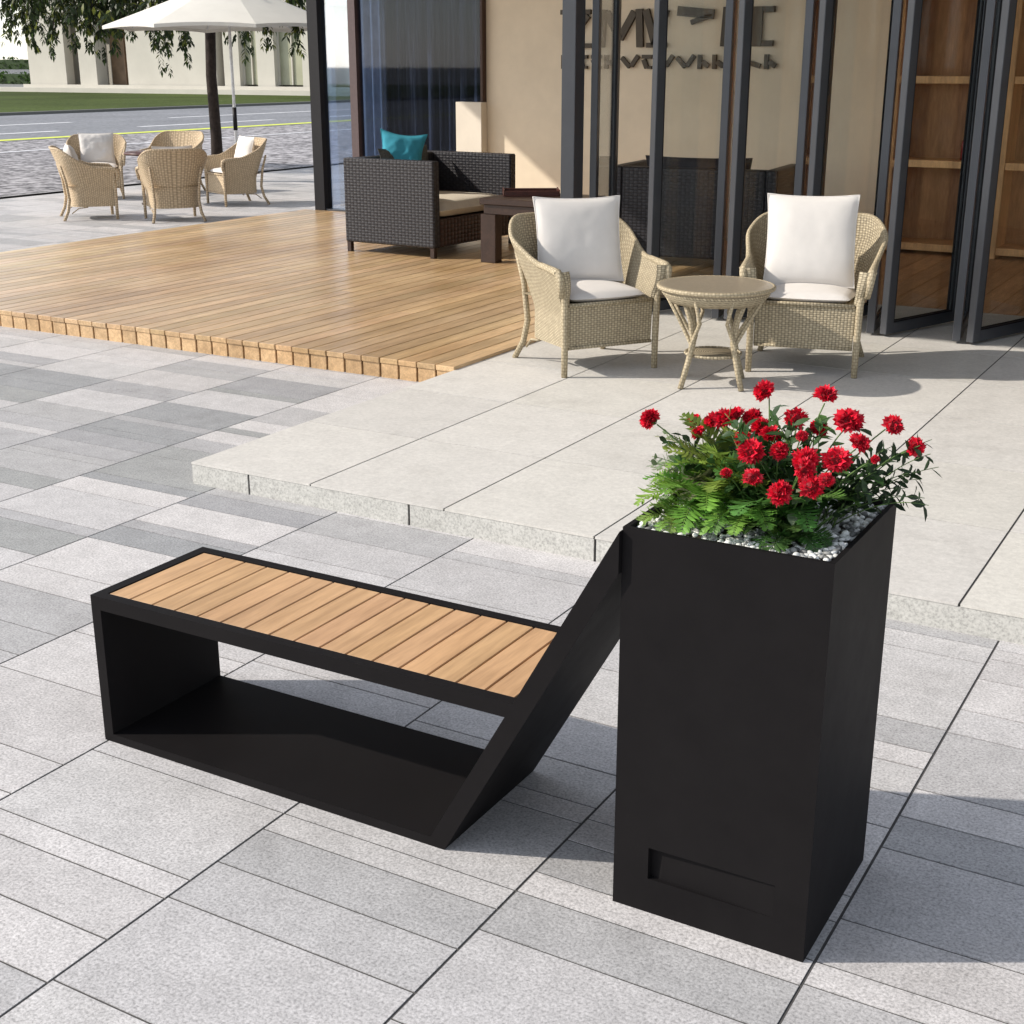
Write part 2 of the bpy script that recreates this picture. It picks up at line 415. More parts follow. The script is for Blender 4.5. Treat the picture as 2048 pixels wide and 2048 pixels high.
# road, markings, lawn
def sheet(name, x0, x1, y0, y1, z, m):
    b = MB(); b.face([(x0, y0, z), (x1, y0, z), (x1, y1, z), (x0, y1, z)]); return tag(b.build(name, m), kind='structure')
b = MB(); b.box(-17.5, -17.22, -60, 26, -.05, .0)
tag(b.build('road_kerb', M['grout']), kind='structure')
sheet('coarse_road', -30.9, -17.5, -90, 300, -.045, M['coarse'])
sheet('road', -46.5, -30.9, -90, 300, -.041, M['asphalt'])
sheet('road_marking', -27.1, -26.9, -90, 200, -.036, M['line_white'])
sheet('yellow_road_line', -31.6, -31.05, -90, 220, -.035, M['line_yellow'])
b = MB()
for x0, w, ln, gap, off in ((-34.4, .30, 7, 3.5, 0), (-39.2, .30, 9, 5, 3)):
    y = -60 + off
    while y < 180:
        b.face([(x0, y, -.035), (x0 + w, y, -.035), (x0 + w, y + ln, -.035), (x0, y + ln, -.035)]); y += ln + gap
tag(b.build('dashed_road_marking', M['line_white']), kind='structure')
b = MB(); b.box(-47.0, -46.5, -90, 300, -.05, .07); tag(b.build('far_kerb', plain('kerb_dark', (.12, .12, .11), .9)), kind='structure')
sheet('lawn', -300, -47.0, -90, 74.4, -.03, M['grass'])
b = MB(); b.box(-190, -47.0, 74.4, 75.6, -.05, .28); tag(b.build('far_pavement', M['cream']), kind='structure')

# ------------------------------------------------------------------ planter bench
pb = empty('planter_bench', (-1.8, 2.82, 0), 0, 'black steel bench with slatted timber seat and slanting arm joined to a tall planter', 'bench')
def loc(o): o.location = (1.8, -2.82, 0); return o   # geometry is written in world coordinates
Y0, Y1 = 2.575, 3.055
zs = .473; T = .036
def dx(z): return -1.205 - .557 * (.965 - z)           # upper-left line of the slanting arm
def dr(z): return dx(z) + .0575                         # lower-right line
def prism(b, poly, y0, y1, c=None):
    n = len(poly)
    b.face([(x, y0, z) for x, z in poly], None, c); b.face([(x, y1, z) for x, z in poly][::-1], None, c)
    for i in range(n):
        (xa, za), (xb, zb) = poly[i], poly[(i + 1) % n]
        b.face([(xa, y0, za), (xa, y1, za), (xb, y1, zb), (xb, y0, zb)], None, c)
fr = MB()
zi = zs - .042
prism(fr, [(-2.908, .0), (-2.908, zs), (-2.908 + T, zs), (-2.908 + T, 0)][::-1], Y0, Y1)              # left side
prism(fr, [(-2.908 + T, .0), (-2.908 + T, .026), (dx(.026), .026), (dx(0), 0)], Y0, Y1)                # base plate
prism(fr, [(dx(0), 0), (dx(.964), .964), (-1.2055, .964), (-1.2055, .862), (dr(0), 0)][::-1], Y0, Y1)  # slanting arm
for ya, yb in ((Y0, Y0 + .034), (Y1 - .034, Y1)):                                                     # seat rails
    prism(fr, [(-2.908 + T, zi), (-2.908 + T, zs), (dx(zs), zs), (dx(zi), zi)][::-1], ya, yb)
prism(fr, [(-2.908 + T, zi), (-2.908 + T, zi + .012), (dx(zi + .012), zi + .012), (dx(zi), zi)][::-1], Y0 + .034, Y1 - .034)
loc(fr.build('bench_frame', M['black'], pb))
sl = MB(); x = -2.908 + T + .003; r3 = random.Random(3)
xe = dx(zs) - .003
while x < xe - .02:
    x2 = min(x + .0815, xe); v = r3.uniform(.93, 1.06)
    if x2 < xe: sl.box(x, x2, Y0 + .037, Y1 - .037, zs - .024, zs - .002, (v, v * r3.uniform(.97, 1.01), v * r3.uniform(.94, 1.02)), .002)
    else:
        prism(sl, [(x, zs - .024), (x, zs - .002), (xe, zs - .002), (xe - .012, zs - .024)][::-1], Y0 + .037, Y1 - .037, (v, v, v))
    x += .0862
loc(sl.build('slatted_seat', M['slat'], pb))
# planter box
px0, px1, py0, py1, H = -1.2045, -.722, 2.59, 3.075, .972
sx0, sx1, sz0, sz1 = -1.114, -.80, .093, .178
p = MB(); w = .012
def rectf(a, c, bz, d): p.face([(a, py0, bz), (c, py0, bz), (c, py0, d), (a, py0, d)])
rectf(px0, px1, 0, sz0); rectf(px0, px1, sz1, H); rectf(px0, sx0, sz0, sz1); rectf(sx1, px1, sz0, sz1)
p.face([(px1, py0, 0), (px1, py1, 0), (px1, py1, H), (px1, py0, H)])
p.face([(px0, py1, 0), (px0, py0, 0), (px0, py0, H), (px0, py1, H)])
p.face([(px1, py1, 0), (px0, py1, 0), (px0, py1, H), (px1, py1, H)])
a0, a1, c0, c1 = px0 + w, px1 - w, py0 + w, py1 - w
for q in ([(px0, py0), (px1, py0), (a1, c0), (a0, c0)], [(px1, py0), (px1, py1), (a1, c1), (a1, c0)], [(px1, py1), (px0, py1), (a0, c1), (a1, c1)], [(px0, py1), (px0, py0), (a0, c0), (a0, c1)]):
    p.face([(x, y, H) for x, y in q])
for (xa, ya), (xb, yb) in (((a0, c0), (a1, c0)), ((a1, c0), (a1, c1)), ((a1, c1), (a0, c1)), ((a0, c1), (a0, c0))):
    p.face([(xb, yb, H), (xb, yb, .9), (xa, ya, .9), (xa, ya, H)])
p.face([(a0, c0, .9), (a1, c0, .9), (a1, c1, .9), (a0, c1, .9)])
box = loc(p.build('planter_box', M['black'], pb))
q = MB(); dp = .014
TL, TR, BL, BR = (sx0, py0 + .020, sz1), (sx1, py0 + .006, sz1), (sx0, py0 + .018, sz0), (sx1, py0 + .0004, sz0)
mL, mR = (sx0 + .035, py0 + .003, sz0), (sx0 + .045, py0 + .016, sz1)
q.face([TL, BL, (sx0 + .03, py0 + .012, sz0), (sx0 + .03, py0 + .018, sz1)][::-1])
q.face([(sx0 + .03, py0 + .018, sz1), (sx0 + .03, py0 + .012, sz0), BR, TR][::-1])
q.face([(sx0, py0, sz1), (sx1, py0, sz1), TR, (sx0 + .03, py0 + .018, sz1), TL])
q.face([(sx0, py0, sz0), BL, (sx0 + .03, py0 + .012, sz0), BR, (sx1, py0, sz0)])
q.face([(sx0, py0, sz0), (sx0, py0, sz1), TL, BL])
q.face([(sx1, py0, sz0), BR, TR, (sx1, py0, sz1)])
q.build('drainage_slot', M['black'], box)

# pebbles
ico = bmesh.new(); bmesh.ops.create_icosphere(ico, subdivisions=2, radius=1)
IV = [v.co.copy() for v in ico.verts]; IF = [[v.index for v in f.verts] for f in ico.faces]; ico.free()
g = MB(); rr = random.Random(9); SOIL = .960
g.face([(a0 + .0005, c0 + .0005, SOIL - .006), (a1 - .0005, c0 + .0005, SOIL - .006), (a1 - .0005, c1 - .0005, SOIL - .006), (a0 + .0005, c1 - .0005, SOIL - .006)], None, (.05, .04, .03))
for k in range(1500):
    r = rr.uniform(.0045, .0095); x = rr.uniform(a0 + r, a1 - r); y = rr.uniform(c0 + r, c1 - r); z = SOIL + rr.uniform(-.004, .006)
    if 40 < k and rr.random() < .25 and abs(x + .96) < .12 and abs(y - 2.83) < .12: continue
    mm = Matrix.Translation((x, y, z)) @ Matrix.Rotation(rr.uniform(0, 6.28), 4, 'Z') @ Matrix.Rotation(rr.uniform(-.5, .5), 4, 'X') @ Matrix.Diagonal((r * rr.uniform(.9, 1.4), r * rr.uniform(.7, 1.1), r * rr.uniform(.5, .8), 1))
    v = rr.choice([.92, .8, .62, .45, .3, .16, .7, .88])
    g.add([mm @ a for a in IV], IF, None, (v, v, v * .98), True)
t = NT('pebble'); t.base(t.mix(t.attr(), (.9, .9, .88), 1.0, 'MULTIPLY'), .6, .3)
tag(g.build('gravel', t.m), 'white and grey pebbles covering the soil in the black planter', 'gravel', kind='stuff')

# ------------------------------------------------------------------ plants
def leaf_card(b, base, d, up, L, Wd, c, fold=.25, droop=.15, n=3):
    """pointed leaf: strip of quads with a mid fold"""
    d = Vector(d).normalized(); s = d.cross(Vector(up)); 
    if s.length < 1e-4: s = d.orthogonal()
    s.normalize(); u = s.cross(d)
    base = Vector(base); mid = []; lft = []; rgt = []
    for i in range(n + 1):
        t = i / n; wd = Wd * .5 * math.sin(pi * min(1, t * .86 + .1)) ** .8 * (1 if i < n else .05)
        if i == 0: wd = Wd * .08
        pc = base + d * (L * t) - u * (droop * L * t * t)
        mid.append(pc); lft.append(pc + s * wd + u * wd * fold); rgt.append(pc - s * wd + u * wd * fold)
    vs = mid + lft + rgt; m = n + 1; fs = []
    for i in range(n):
        fs.append((i, i + 1, m + i + 1, m + i)); fs.append((i + 1, i, 2 * m + i, 2 * m + i + 1))
    b.add(vs, fs, None, c, True)

def frond(parent, base, az, L, rise, droop, g0, rnd, name='frond'):
    b = MB(); d = Vector((cos(az), sin(az), 0)); pts = []; n = 26
    p = Vector(base); ang = rise
    for i in range(n + 1):
        pts.append(p.copy()); t = i / n
        ang2 = rise - droop * t ** 1.3
        p = p + (d * cos(ang2) + Vector((0, 0, 1)) * sin(ang2)) * (L / n)
    b.tube(pts[::2], [.0016 * (1 - .7 * i / 13) for i in range(len(pts[::2]))], 5, (g0[0] * 1.2, g0[1], g0[2]))
    side = Vector((-sin(az), cos(az), 0)); tw = rnd.uniform(-.35, .35)
    for i in range(3, n + 1):
        t = i / n; tan = (pts[min(i + 1, n)] - pts[i - 1]).normalized(); nrm = side.cross(tan)
        ll = L * .25 * math.sin(pi * (t * .83 + .13)) ** .75 + .004
        for sg in (-1, 1):
            sd_ = (side * sg * cos(tw) + nrm * sin(tw) * sg)
            dd = (sd_ * .86 + tan * .5 + Vector((0, 0, rnd.uniform(-.25, .1)))).normalized()
            v = rnd.uniform(.75, 1.25); c = (g0[0] * v, g0[1] * v, g0[2] * v)
            leaf_card(b, pts[i], dd, nrm, ll * rnd.uniform(.85, 1.1), L * .042, c, .1, rnd.uniform(.05, .35), 3)
    return b.build(name, M['leaf'], parent)

def fern(x, y, n, L, seed, label, az0=0, az1=2 * pi, col=(.10, .25, .035), rs=(.95, 1.4), dr_=(1.5, 2.4)):
    rt = empty('fern', (x, y, SOIL), 0, label, 'fern', 'ferns in the planter'); rnd = random.Random(seed)
    for i in range(n):
        az = az0 + (az1 - az0) * (i + rnd.uniform(.1, .9)) / n
        v = rnd.uniform(.7, 1.25); mixy = rnd.random()
        c = (col[0] * v * (1 + .5 * mixy), col[1] * v, col[2] * v)
        frond(rt, (rnd.uniform(-.01, .01), rnd.uniform(-.01, .01), 0), az, L * rnd.uniform(.75, 1.1), rnd.uniform(*rs), rnd.uniform(*dr_), c, rnd)
    return rt
fern(-1.085, 2.77, 17, .19, 1, 'bright green fern at the front left of the planter', 1.8, 5.9, (.14, .34, .05))
fern(-.975, 2.735, 14, .16, 2, 'green fern drooping at the front middle of the planter', 3.2, 6.6, (.11, .30, .05), (1.0, 1.45), (1.9, 2.7))
fern(-1.03, 2.85, 16, .255, 3, 'yellow green fern standing tallest at the middle left of the planter', .8, 5.6, (.20, .36, .06), (1.1, 1.5), (1.2, 2.0))
fern(-1.09, 2.90, 12, .22, 4, 'pale green fern at the far left corner of the planter', 1.7, 4.9, (.30, .42, .22), (.9, 1.35), (1.1, 1.9))
fern(-.90, 2.78, 12, .22, 6, 'dark green fern under the red flowers at the planter centre', 0, 6.28, (.07, .20, .04), (1.0, 1.45), (1.3, 2.2))

fern(-.86, 2.71, 10, .12, 8, 'small dark fern at the front right of the red flowers', 3.4, 6.8, (.045, .13, .03), (.8, 1.3), (1.6, 2.4))
fern(-1.12, 2.70, 9, .11, 9, 'small bright fern at the very front left corner of the planter', 2.4, 6.2, (.16, .34, .07), (.8, 1.3), (1.6, 2.4))
# flowering plant
fp = empty('flowering_plant', (-.94, 2.84, SOIL), 0, 'bushy plant with many red pompom flowers filling the black planter', 'plant')
O = Vector((-.94, 2.84, SOIL))
def head(seed, r, NP=120):
    b = MB(); rnd = random.Random(seed)
    for i in range(NP):
        z = 1 - 1.55 * (i + .5) / NP; th = i * 2.39996 + rnd.uniform(-.3, .3); rad = math.sqrt(max(0, 1 - z * z))
        n = Vector((rad * cos(th), rad * sin(th), z))
        t1 = n.orthogonal().normalized(); t1.rotate(Matrix.Rotation(rnd.uniform(0, 6.28), 3, n)); t2 = n.cross(t1)
        lump = 1 + .32 * noise.noise(n * 2.1 + Vector((seed * 3.7, 0, 0))); n = n * lump
        base = n * r * .35; L = r * rnd.uniform(.42, .62); w_ = r * rnd.uniform(.20, .32)
        v = rnd.uniform(.4, 1.2); c = (.80 * v, .010 * v, .040 * v)
        if rnd.random() < .12: c = (.75, .05, .08)
        tip = base + n * L
        mid = base + n * L * .55
        b.add([base, mid + t1 * w_ + t2 * w_ * .3, tip + t1 * w_ * .7 - t2 * w_ * .5 + n * rnd.uniform(0, .08) * r, tip - t2 * w_ * .2 - n * .12 * r, tip - t1 * w_ * .8 + t2 * w_ * .2 + n * rnd.uniform(0, .1) * r, mid - t1 * w_ + t2 * w_ * .3],
              [(0, 1, 2, 3), (0, 3, 4, 5)], None, c, False)
    # dense core and calyx
    b.add([a * r * .62 for a in IV], IF, None, (.25, .004, .012), True)
    for k in range(5):
        a = k * 1.257; leaf_card(b, (0, 0, -r * .75), (cos(a), sin(a), .35), (0, 0, 1), r * .8, r * .35, (.06, .13, .03), .2, -.3, 2)
    me = b.build('flower', M['petal']); return me
heads = [head(s, r_, n_) for s, r_, n_ in ((1, .029, 110), (2, .028, 80), (3, .030, 130), (4, .026, 60), (5, .029, 90), (6, .027, 100))]
hm = [h.data for h in heads]
for h in heads: bpy.data.objects.remove(h)
# (x, z at y=2.75, y, scale)
FL = [(-.951, 1.278, 2.93, .95), (-.815, 1.286, 2.95, .95), (-1.217, 1.182, 2.80, .95), (-.668, 1.238, 2.88, 1.0), (-.618, 1.199, 2.84, .85),
      (-1.11, 1.190, 2.92, .75), (-1.066, 1.198, 2.90, .85), (-1.017, 1.214, 2.90, 1.05), (-.954, 1.198, 2.88, .95), (-.878, 1.226, 2.86, 1.15), (-.762, 1.236, 2.86, 1.25),
      (-.825, 1.21, 2.90, .9), (-.735, 1.192, 2.82, .85), (-.972, 1.139, 2.72, 1.15), (-.909, 1.15, 2.74, .75), (-.966, 1.081, 2.68, 1.0), (-1.028, 1.081, 2.68, .5),
      (-.849, 1.137, 2.70, 1.2), (-.85, 1.115, 2.67, .9), (-.78, 1.148, 2.72, 1.15), (-.901, 1.055, 2.65, .95), (-.832, 1.078, 2.66, 1.2), (-.992, 1.165, 2.84, .9), (-1.10, 1.165, 2.84, .7),
      (-1.04, 1.205, 2.89, .9), (-.93, 1.185, 2.86, .95), (-.975, 1.215, 2.92, .9), (-.80, 1.10, 2.66, .8), (-.86, 1.19, 2.80, .5), (-.70, 1.16, 2.80, .45)]
CAM = Vector((0, 0, 1.95)); r4 = random.Random(12)
stems = MB()
lv = MB()
for k, (x, z, y, sc) in enumerate(FL):
    q = Vector((x, 2.75, z)); d = q - CAM; q = CAM + d * (y / 2.75)      # slide to its own depth in the pot
    top = q - O
    base = Vector((max(-.22, min(.2, top.x * .45)), max(-.2, min(.2, top.y * .5)), 0))
    h = bpy.data.objects.new('flower', hm[k % 6]); COL.objects.link(h); h.parent = fp
    h.location = top; h.scale = (sc * r4.uniform(.9, 1.12), sc * r4.uniform(.85, 1.1), sc * r4.uniform(.68, .95))
    out = Vector((top.x * 1.5 + r4.uniform(-.15, .15), top.y * 1.5 - .15 + r4.uniform(-.15, .1), .33)); h.rotation_euler = out.to_track_quat('Z', 'Y').to_euler()
    ctl = Vector((base.x * 1.2, base.y * 1.2, top.z * .6)); pts = []
    for i in range(9):
        t = i / 8; pts.append(base * (1 - t) ** 2 + ctl * 2 * t * (1 - t) + (top - out.normalized() * .02) * t * t)
    stems.tube(pts, [.0026 - .0010 * i / 8 for i in range(9)], 5)
    for i in range(2, 8):
        for rep in range(3 if i < 6 else 1):
            az = r4.uniform(0, 6.28); dd = Vector((cos(az), sin(az), r4.uniform(-.2, .7)))
            v = r4.uniform(.5, 1.4); pick = r4.random()
            c = (.035 * v, .085 * v, .022 * v) if pick < .65 else ((.09 * v, .19 * v, .05 * v) if pick < .92 else (.30, .38, .24))
            leaf_card(lv, pts[i] + dd * .006, dd, (0, 0, 1), r4.uniform(.028, .055), r4.uniform(.016, .028), c, .25, r4.uniform(0, .5), 3)
# extra leafy sprigs: dark at the right, grey-green at the left
def sprig(bs, bl, base, tip, n, col, Ls, rnd):
    base = Vector(base); tip = Vector(tip); ctl = (base + tip) / 2 + Vector((0, 0, .05)); pts = []
    for i in range(10):
        t = i / 9; pts.append(base * (1 - t) ** 2 + ctl * 2 * t * (1 - t) + tip * t * t)
    bs.tube(pts, [.0018 - .001 * i / 9 for i in range(10)], 5)
    for k in range(n):
        t = .2 + .8 * k / n; i = min(8, int(t * 9)); pp = pts[i].lerp(pts[i + 1], t * 9 - i); d = (pts[i + 1] - pts[i]).normalized()
        a = k * 2.4; s_ = d.orthogonal().normalized(); s_.rotate(Matrix.Rotation(a, 3, d)); v = rnd.uniform(.6, 1.4)
        leaf_card(bl, pp, (s_ + d * .7), d, Ls * rnd.uniform(.7, 1.2), Ls * rnd.uniform(.38, .55), (col[0] * v, col[1] * v, col[2] * v), .2, rnd.uniform(-.1, .3), 3)
r5 = random.Random(31)
for k in range(15):
    a = r5.uniform(-.5, .75); ln = r5.uniform(.13, .27)
    sprig(stems, lv, (.10 + r5.uniform(-.04, .04), r5.uniform(-.06, .1), 0), (.10 + cos(a) * ln, sin(a) * ln + .02, r5.uniform(.09, .23)), 13, (.022, .045, .018), .032, r5)
for k in range(9):
    a = pi + r5.uniform(-.7, .5); ln = r5.uniform(.16, .25)
    sprig(stems, lv, (-.10, r5.uniform(-.06, .1), 0), (-.06 + cos(a) * ln, sin(a) * ln, r5.uniform(.05, .2)), 12, (.05, .085, .04) if k % 2 else (.16, .22, .12), .03, r5)
for k in range(26):
    a = r5.uniform(0, 6.28); ln = r5.uniform(.03, .17)
    sprig(stems, lv, (r5.uniform(-.1, .12), r5.uniform(-.1, .1), 0), (cos(a) * ln, sin(a) * ln, r5.uniform(.10, .27)), 14, (.035, .09, .022), .036, r5)
stems.build('stems', M['stem'], fp); lv.build('leaves', M['leaf'], fp)

# ------------------------------------------------------------------ cushions
def cushion(name, w_, h_, t_, mat, parent=None, seed=0, ear=.03, nz=.012, n=26):
    """pillow standing in local XZ (width X, height Z from 0), thickness along Y"""
    b = MB()
    def side(sg):
        def Pf(u, v):
            a = 2 * u - 1; c = 2 * v - 1
            prof = max(0, (1 - abs(a) ** 3.2)) ** .55 * max(0, (1 - abs(c) ** 3.2)) ** .55
            pinch = 1 + ear * (abs(a) * abs(c)) ** 3 - ear * .9 * ((1 - abs(a) ** 2) * abs(c) ** 4 + (1 - abs(c) ** 2) * abs(a) ** 4)
            nn = noise.noise(Vector((a * 1.7 + seed, c * 1.7, seed * 3.1 + sg))) * nz * 2 + noise.noise(Vector((a * 5 + seed, c * 5, seed + sg))) * nz * .7
            return Vector((a * w_ / 2 * pinch, sg * (t_ / 2 * prof + nn * prof) , (c * pinch * .5 + .5) * h_))
        return Pf
    b.grid(side(-1), n, n, lambda u, v: (u * w_, v * h_)); b.grid(lambda u, v: side(1)(1 - u, v), n, n, lambda u, v: (u * w_, v * h_))
    # piping round the edge
    ed = []
    P0 = side(-1)
    for i in range(n): ed.append(P0(i / n, 0))
    for i in range(n): ed.append(P0(1, i / n))
    for i in range(n): ed.append(P0(1 - i / n, 1))
    for i in range(n): ed.append(P0(0, 1 - i / n))
    b.tube(ed, .0045, 5, None, False, True)
    return b.build(name, mat, parent)

def seat_pad(name, hw, y0, y1, z0, th, mat, parent, seed=1):
    b = MB()
    def top(sg):
        def Pf(u, v):
            a = 2 * u - 1; c = 2 * v - 1; r = .82
            x = a * math.sqrt(1 - .35 * c * c * .5) ; y = c * math.sqrt(1 - .35 * a * a * .5)
            prof = (1 - abs(a) ** 8) ** .5 * (1 - abs(c) ** 8) ** .5
            dome = (1 - a * a) * (1 - c * c)
            zz = z0 + th / 2 + sg * (th / 2 * prof) + (dome * .035 if sg > 0 else 0) + noise.noise(Vector((a * 2, c * 2, seed))) * .006 * prof
            return Vector((x * hw, (y0 + y1) / 2 + y * (y1 - y0) / 2, zz))
        return Pf
    b.grid(top(1), 20, 20, lambda u, v: (u, v)); b.grid(lambda u, v: top(-1)(1 - u, v), 20, 20, lambda u, v: (u, v))
    return b.build(name, mat, parent)

# ------------------------------------------------------------------ wicker armchair
def make_armchair(label, group, mw, mc, mcush, back_cushion=False):
    rt = empty('wicker_armchair', (0, 0, 0), 0, label, 'armchair', group)
    SE = .44
    def plan(t, hw, yb, yf):
        # t 0..1 from left front, round the back, to right front
        Ls = (yb * .35 - yf); arc = pi * .5 * (hw + (yb - yb * .35)) ; tot = 2 * Ls + arc; s = t * tot
        if s < Ls: return Vector((-hw, yf + s, 0))
        if s > tot - Ls: return Vector((hw, yf + (tot - s), 0))
        a = pi * (1 - (s - Ls) / arc); e = .78
        cx_, sy_ = cos(a), sin(a)
        return Vector((hw * math.copysign(abs(cx_) ** e, cx_), yb * .35 + (yb - yb * .35) * abs(sy_) ** e, 0))
    def rimz(t):
        u = abs(2 * t - 1)           # 1 at arm fronts, 0 at back
        k = max(0, min(1, (.80 - u) / .58)); k = k * k * (3 - 2 * k)
        return .64 + .045 * (1 - min(1, abs(u - .8) / .25)) * .5 + .27 * k
    def Pout(t, v, off=0):
        z = .17 + (rimz(t) - .17) * v
        f = max(0, (z - .36) / .5); fl = f ** 1.15
        u = abs(2 * t - 1); bk = 1 - u
        hw = .305 + .125 * min(fl * 1.35, 1.15) + off; yb = .275 + .16 * fl + off
        p = plan(t, hw, yb, -.275 - .03 * min(1, fl * 2)); p.z = z
        return p
    NU, NV = 56, 14
    b = MB()
    b.grid(lambda u, v: Pout(u, v), NU, NV, lambda u, v: (u * 1.9, v * .7))
    def Pin(u, v):
        vv = .48 + .52 * v if False else v
        p = Pout(1 - u, 0, -.022); z = SE - .03 + (rimz(1 - u) - SE + .03) * vv
        f = max(0, (z - .36) / .5); fl = f ** 1.15
        q = plan(1 - u, .305 + .125 * min(fl * 1.35, 1.15) - .024, .275 + .16 * fl - .024, -.275 - .03 * min(1, fl * 2)); q.z = z
        return q
    b.grid(Pin, NU, 8, lambda u, v: (u * 1.9, v * .45))
    # front edges of the arms
    for t in (0, 1):
        pts_o = [Pout(t, v / 10) for v in range(5, 11)]
        pts_i = [Pin(1 - t, max(0, min(1, (p.z - SE + .03) / (rimz(t) - SE + .03)))) for p in pts_o]
        for i in range(5):
            qd = [pts_o[i], pts_i[i], pts_i[i + 1], pts_o[i + 1]]
            b.face(qd if t else qd[::-1], [(0, .1 * i), (.03, .1 * i), (.03, .1 * i + .1), (0, .1 * i + .1)])
    b.build('woven_shell', mw, rt)
    # seat box
    s = MB()
    s.face([(-.30, -.285, .17), (.30, -.285, .17), (.305, -.29, SE), (-.305, -.29, SE)], [(0, 0), (.6, 0), (.6, .27), (0, .27)])
    s.face([(-.31, -.29, SE), (.31, -.29, SE), (.33, .30, SE), (-.33, .30, SE)], [(0, 0), (.6, 0), (.6, .6), (0, .6)])
    s.tube([(-.3, -.292, SE), (.3, -.292, SE)], .013, 8); s.tube([(-.3, -.289, .175), (.3, -.289, .175)], .011, 8)
    s.build('seat_base', mw, rt)
    # rolled rim
    r = MB(); pts = [Pout(i / 60, 1, -.01) + Vector((0, 0, .004)) for i in range(61)]
    rad = [.016 + .010 * max(0, (abs(2 * i / 60 - 1) - .62) / .38) for i in range(61)]
    a0_, a1_ = pts[0], pts[-1]
    pre = [Vector((a0_.x * .96, -.33, .50)), Vector((a0_.x * .99, -.345, .58)), Vector((a0_.x, -.338, .625))]
    post = [Vector((-q.x, q.y, q.z)) for q in pre][::-1]
    r.tube(pre + pts + post, [.018, .021, .025] + rad + [.025, .021, .018], 9)
    r.build('rolled_rim', mc, rt)
    # woven roll of the arm fronts
    for sg in (-1, 1):
        a = MB()
        def Af(u, v):
            ww = .105 * (1 - .45 * v); x = sg * (.362 - .045 * v) + (u - .5) * ww * 1.0
            z = .655 - .21 * v; y = -.318 - .022 * sin(pi * u) - .02 * sin(pi * min(1, v * 1.2)) + .03 * v
            return Vector((x, y, z))
        a.grid(Af, 6, 10, lambda u, v: (u * .09, v * .22))
        a.build('arm_front', mw, rt)
    # legs
    for sg in (-1, 1):
        l = MB(); l.tube([(sg * .325, -.300, 0), (sg * .325, -.300, .2), (sg * .328, -.302, .45), (sg * .345, -.305, .60)], [.019, .021, .022, .019], 10); l.build('leg', mc, rt)
        l = MB(); l.tube([(sg * .335, .375, 0), (sg * .30, .315, .12), (sg * .285, .285, .26), (sg * .30, .31, .5), (sg * .33, .36, .7)], [.019, .02, .02, .018, .014], 10); l.build('leg', mc, rt)
        l = MB(); l.tube([(sg * .30, .27, .09), (sg * .312, .18, .155), (sg * .318, .06, .168)], [.008] * 3, 6); l.build('brace', mc, rt)
    seat_pad('seat_cushion', .285, -.30, .27, SE + .004, .055, mcush, rt)
    if back_cushion:
        c = cushion('back_cushion', .50, .46, .15, mcush, rt, 2); c.location = (0, .12, .50); c.rotation_euler = (R(-14), 0, 0)
    return rt

G1 = 'wicker armchairs beside the round wicker table'
ch1 = make_armchair('natural wicker armchair with white seat pad, left of the round wicker table', G1, M['wicker'], M['wickercane'], M['cushion'])
ch1.location = (-3.87, 7.70, .11); ch1.rotation_euler = (0, 0, R(56))
ch2 = copy_tree(ch1); ch2['label'] = 'natural wicker armchair right of the round wicker table, beside the folding glass doors'
ch2.location = (-2.63, 8.36, .11); ch2.rotation_euler = (0, 0, R(13))
def on_chair(o, ch, x, y, z, tilt, rz=0):
    a = ch.rotation_euler.z; v = Matrix.Rotation(a, 3, 'Z') @ Vector((x, y, z))
    o.location = Vector(ch.location) + v; o.rotation_euler = (R(tilt), 0, a + R(rz))
G2 = 'white pillows on the wicker armchairs'
pl = cushion('pillow', .55, .53, .12, M['cushion'], None, 5, .035, .0025)
tag(pl, 'white square pillow propped in the wicker armchair left of the round table', 'pillow', G2); on_chair(pl, ch1, .0, .10, .52, -16, -16)
pl = cushion('pillow', .55, .57, .12, M['cushion'], None, 8, .03, .0025)
tag(pl, 'white square pillow propped in the wicker armchair beside the glass doors', 'pillow', G2); on_chair(pl, ch2, -.01, -.04, .515, -19, 6)

# wicker side table
wt = empty('wicker_table', (-2.95, 7.56, .11), R(20), 'small round wicker table on splayed cane legs between the two armchairs', 'table')
tp = MB(); tp.lathe([(0, .60), (.30, .60), (.325, .603), (.335, .60), (.34, .592), (.335, .58), (.32, .565), (.30, .56), (0, .56)], 48)
top = tp.build('tabletop', M['tabletop'], wt)
ap = MB(); ap.lathe([(.325, .585), (.32, .55), (.29, .515), (.27, .50), (.26, .505), (.30, .56)], 40); ap.build('woven_apron', M['wicker'], wt)
rim = MB(); rim.tube([(.338 * cos(k * pi / 24), .338 * sin(k * pi / 24), .59) for k in range(48)], .014, 8, None, False, True); rim.build('rim', M['wickercane'], top)
for k in range(4):
    a = R(45 + 90 * k); c_, s_ = cos(a), sin(a)
    l = MB(); l.tube([(.255 * c_, .255 * s_, 0), (.205 * c_, .205 * s_, .14), (.165 * c_, .165 * s_, .27), (.19 * c_, .19 * s_, .40), (.25 * c_, .25 * s_, .53)], [.017, .017, .018, .017, .016], 9)
    for da in (-.42, .42):
        ca, sa = cos(a + da), sin(a + da)
        l.tube([(.20 * c_, .20 * s_, .16), (.18 * c_, .18 * s_, .26), (.22 * ca, .22 * sa, .40), (.305 * ca, .305 * sa, .55)], [.013, .013, .012, .011], 7)
    l.build('leg', M['wickercane'], wt)
st = MB(); st.tube([(.165 * cos(k * pi / 16), .165 * sin(k * pi / 16), .19) for k in range(32)], .010, 7, None, False, True)
st.lathe([(0, .193), (.15, .193), (.155, .188), (.15, .183), (0, .183)], 28)
st.build('lower_shelf', M['wicker'], wt)

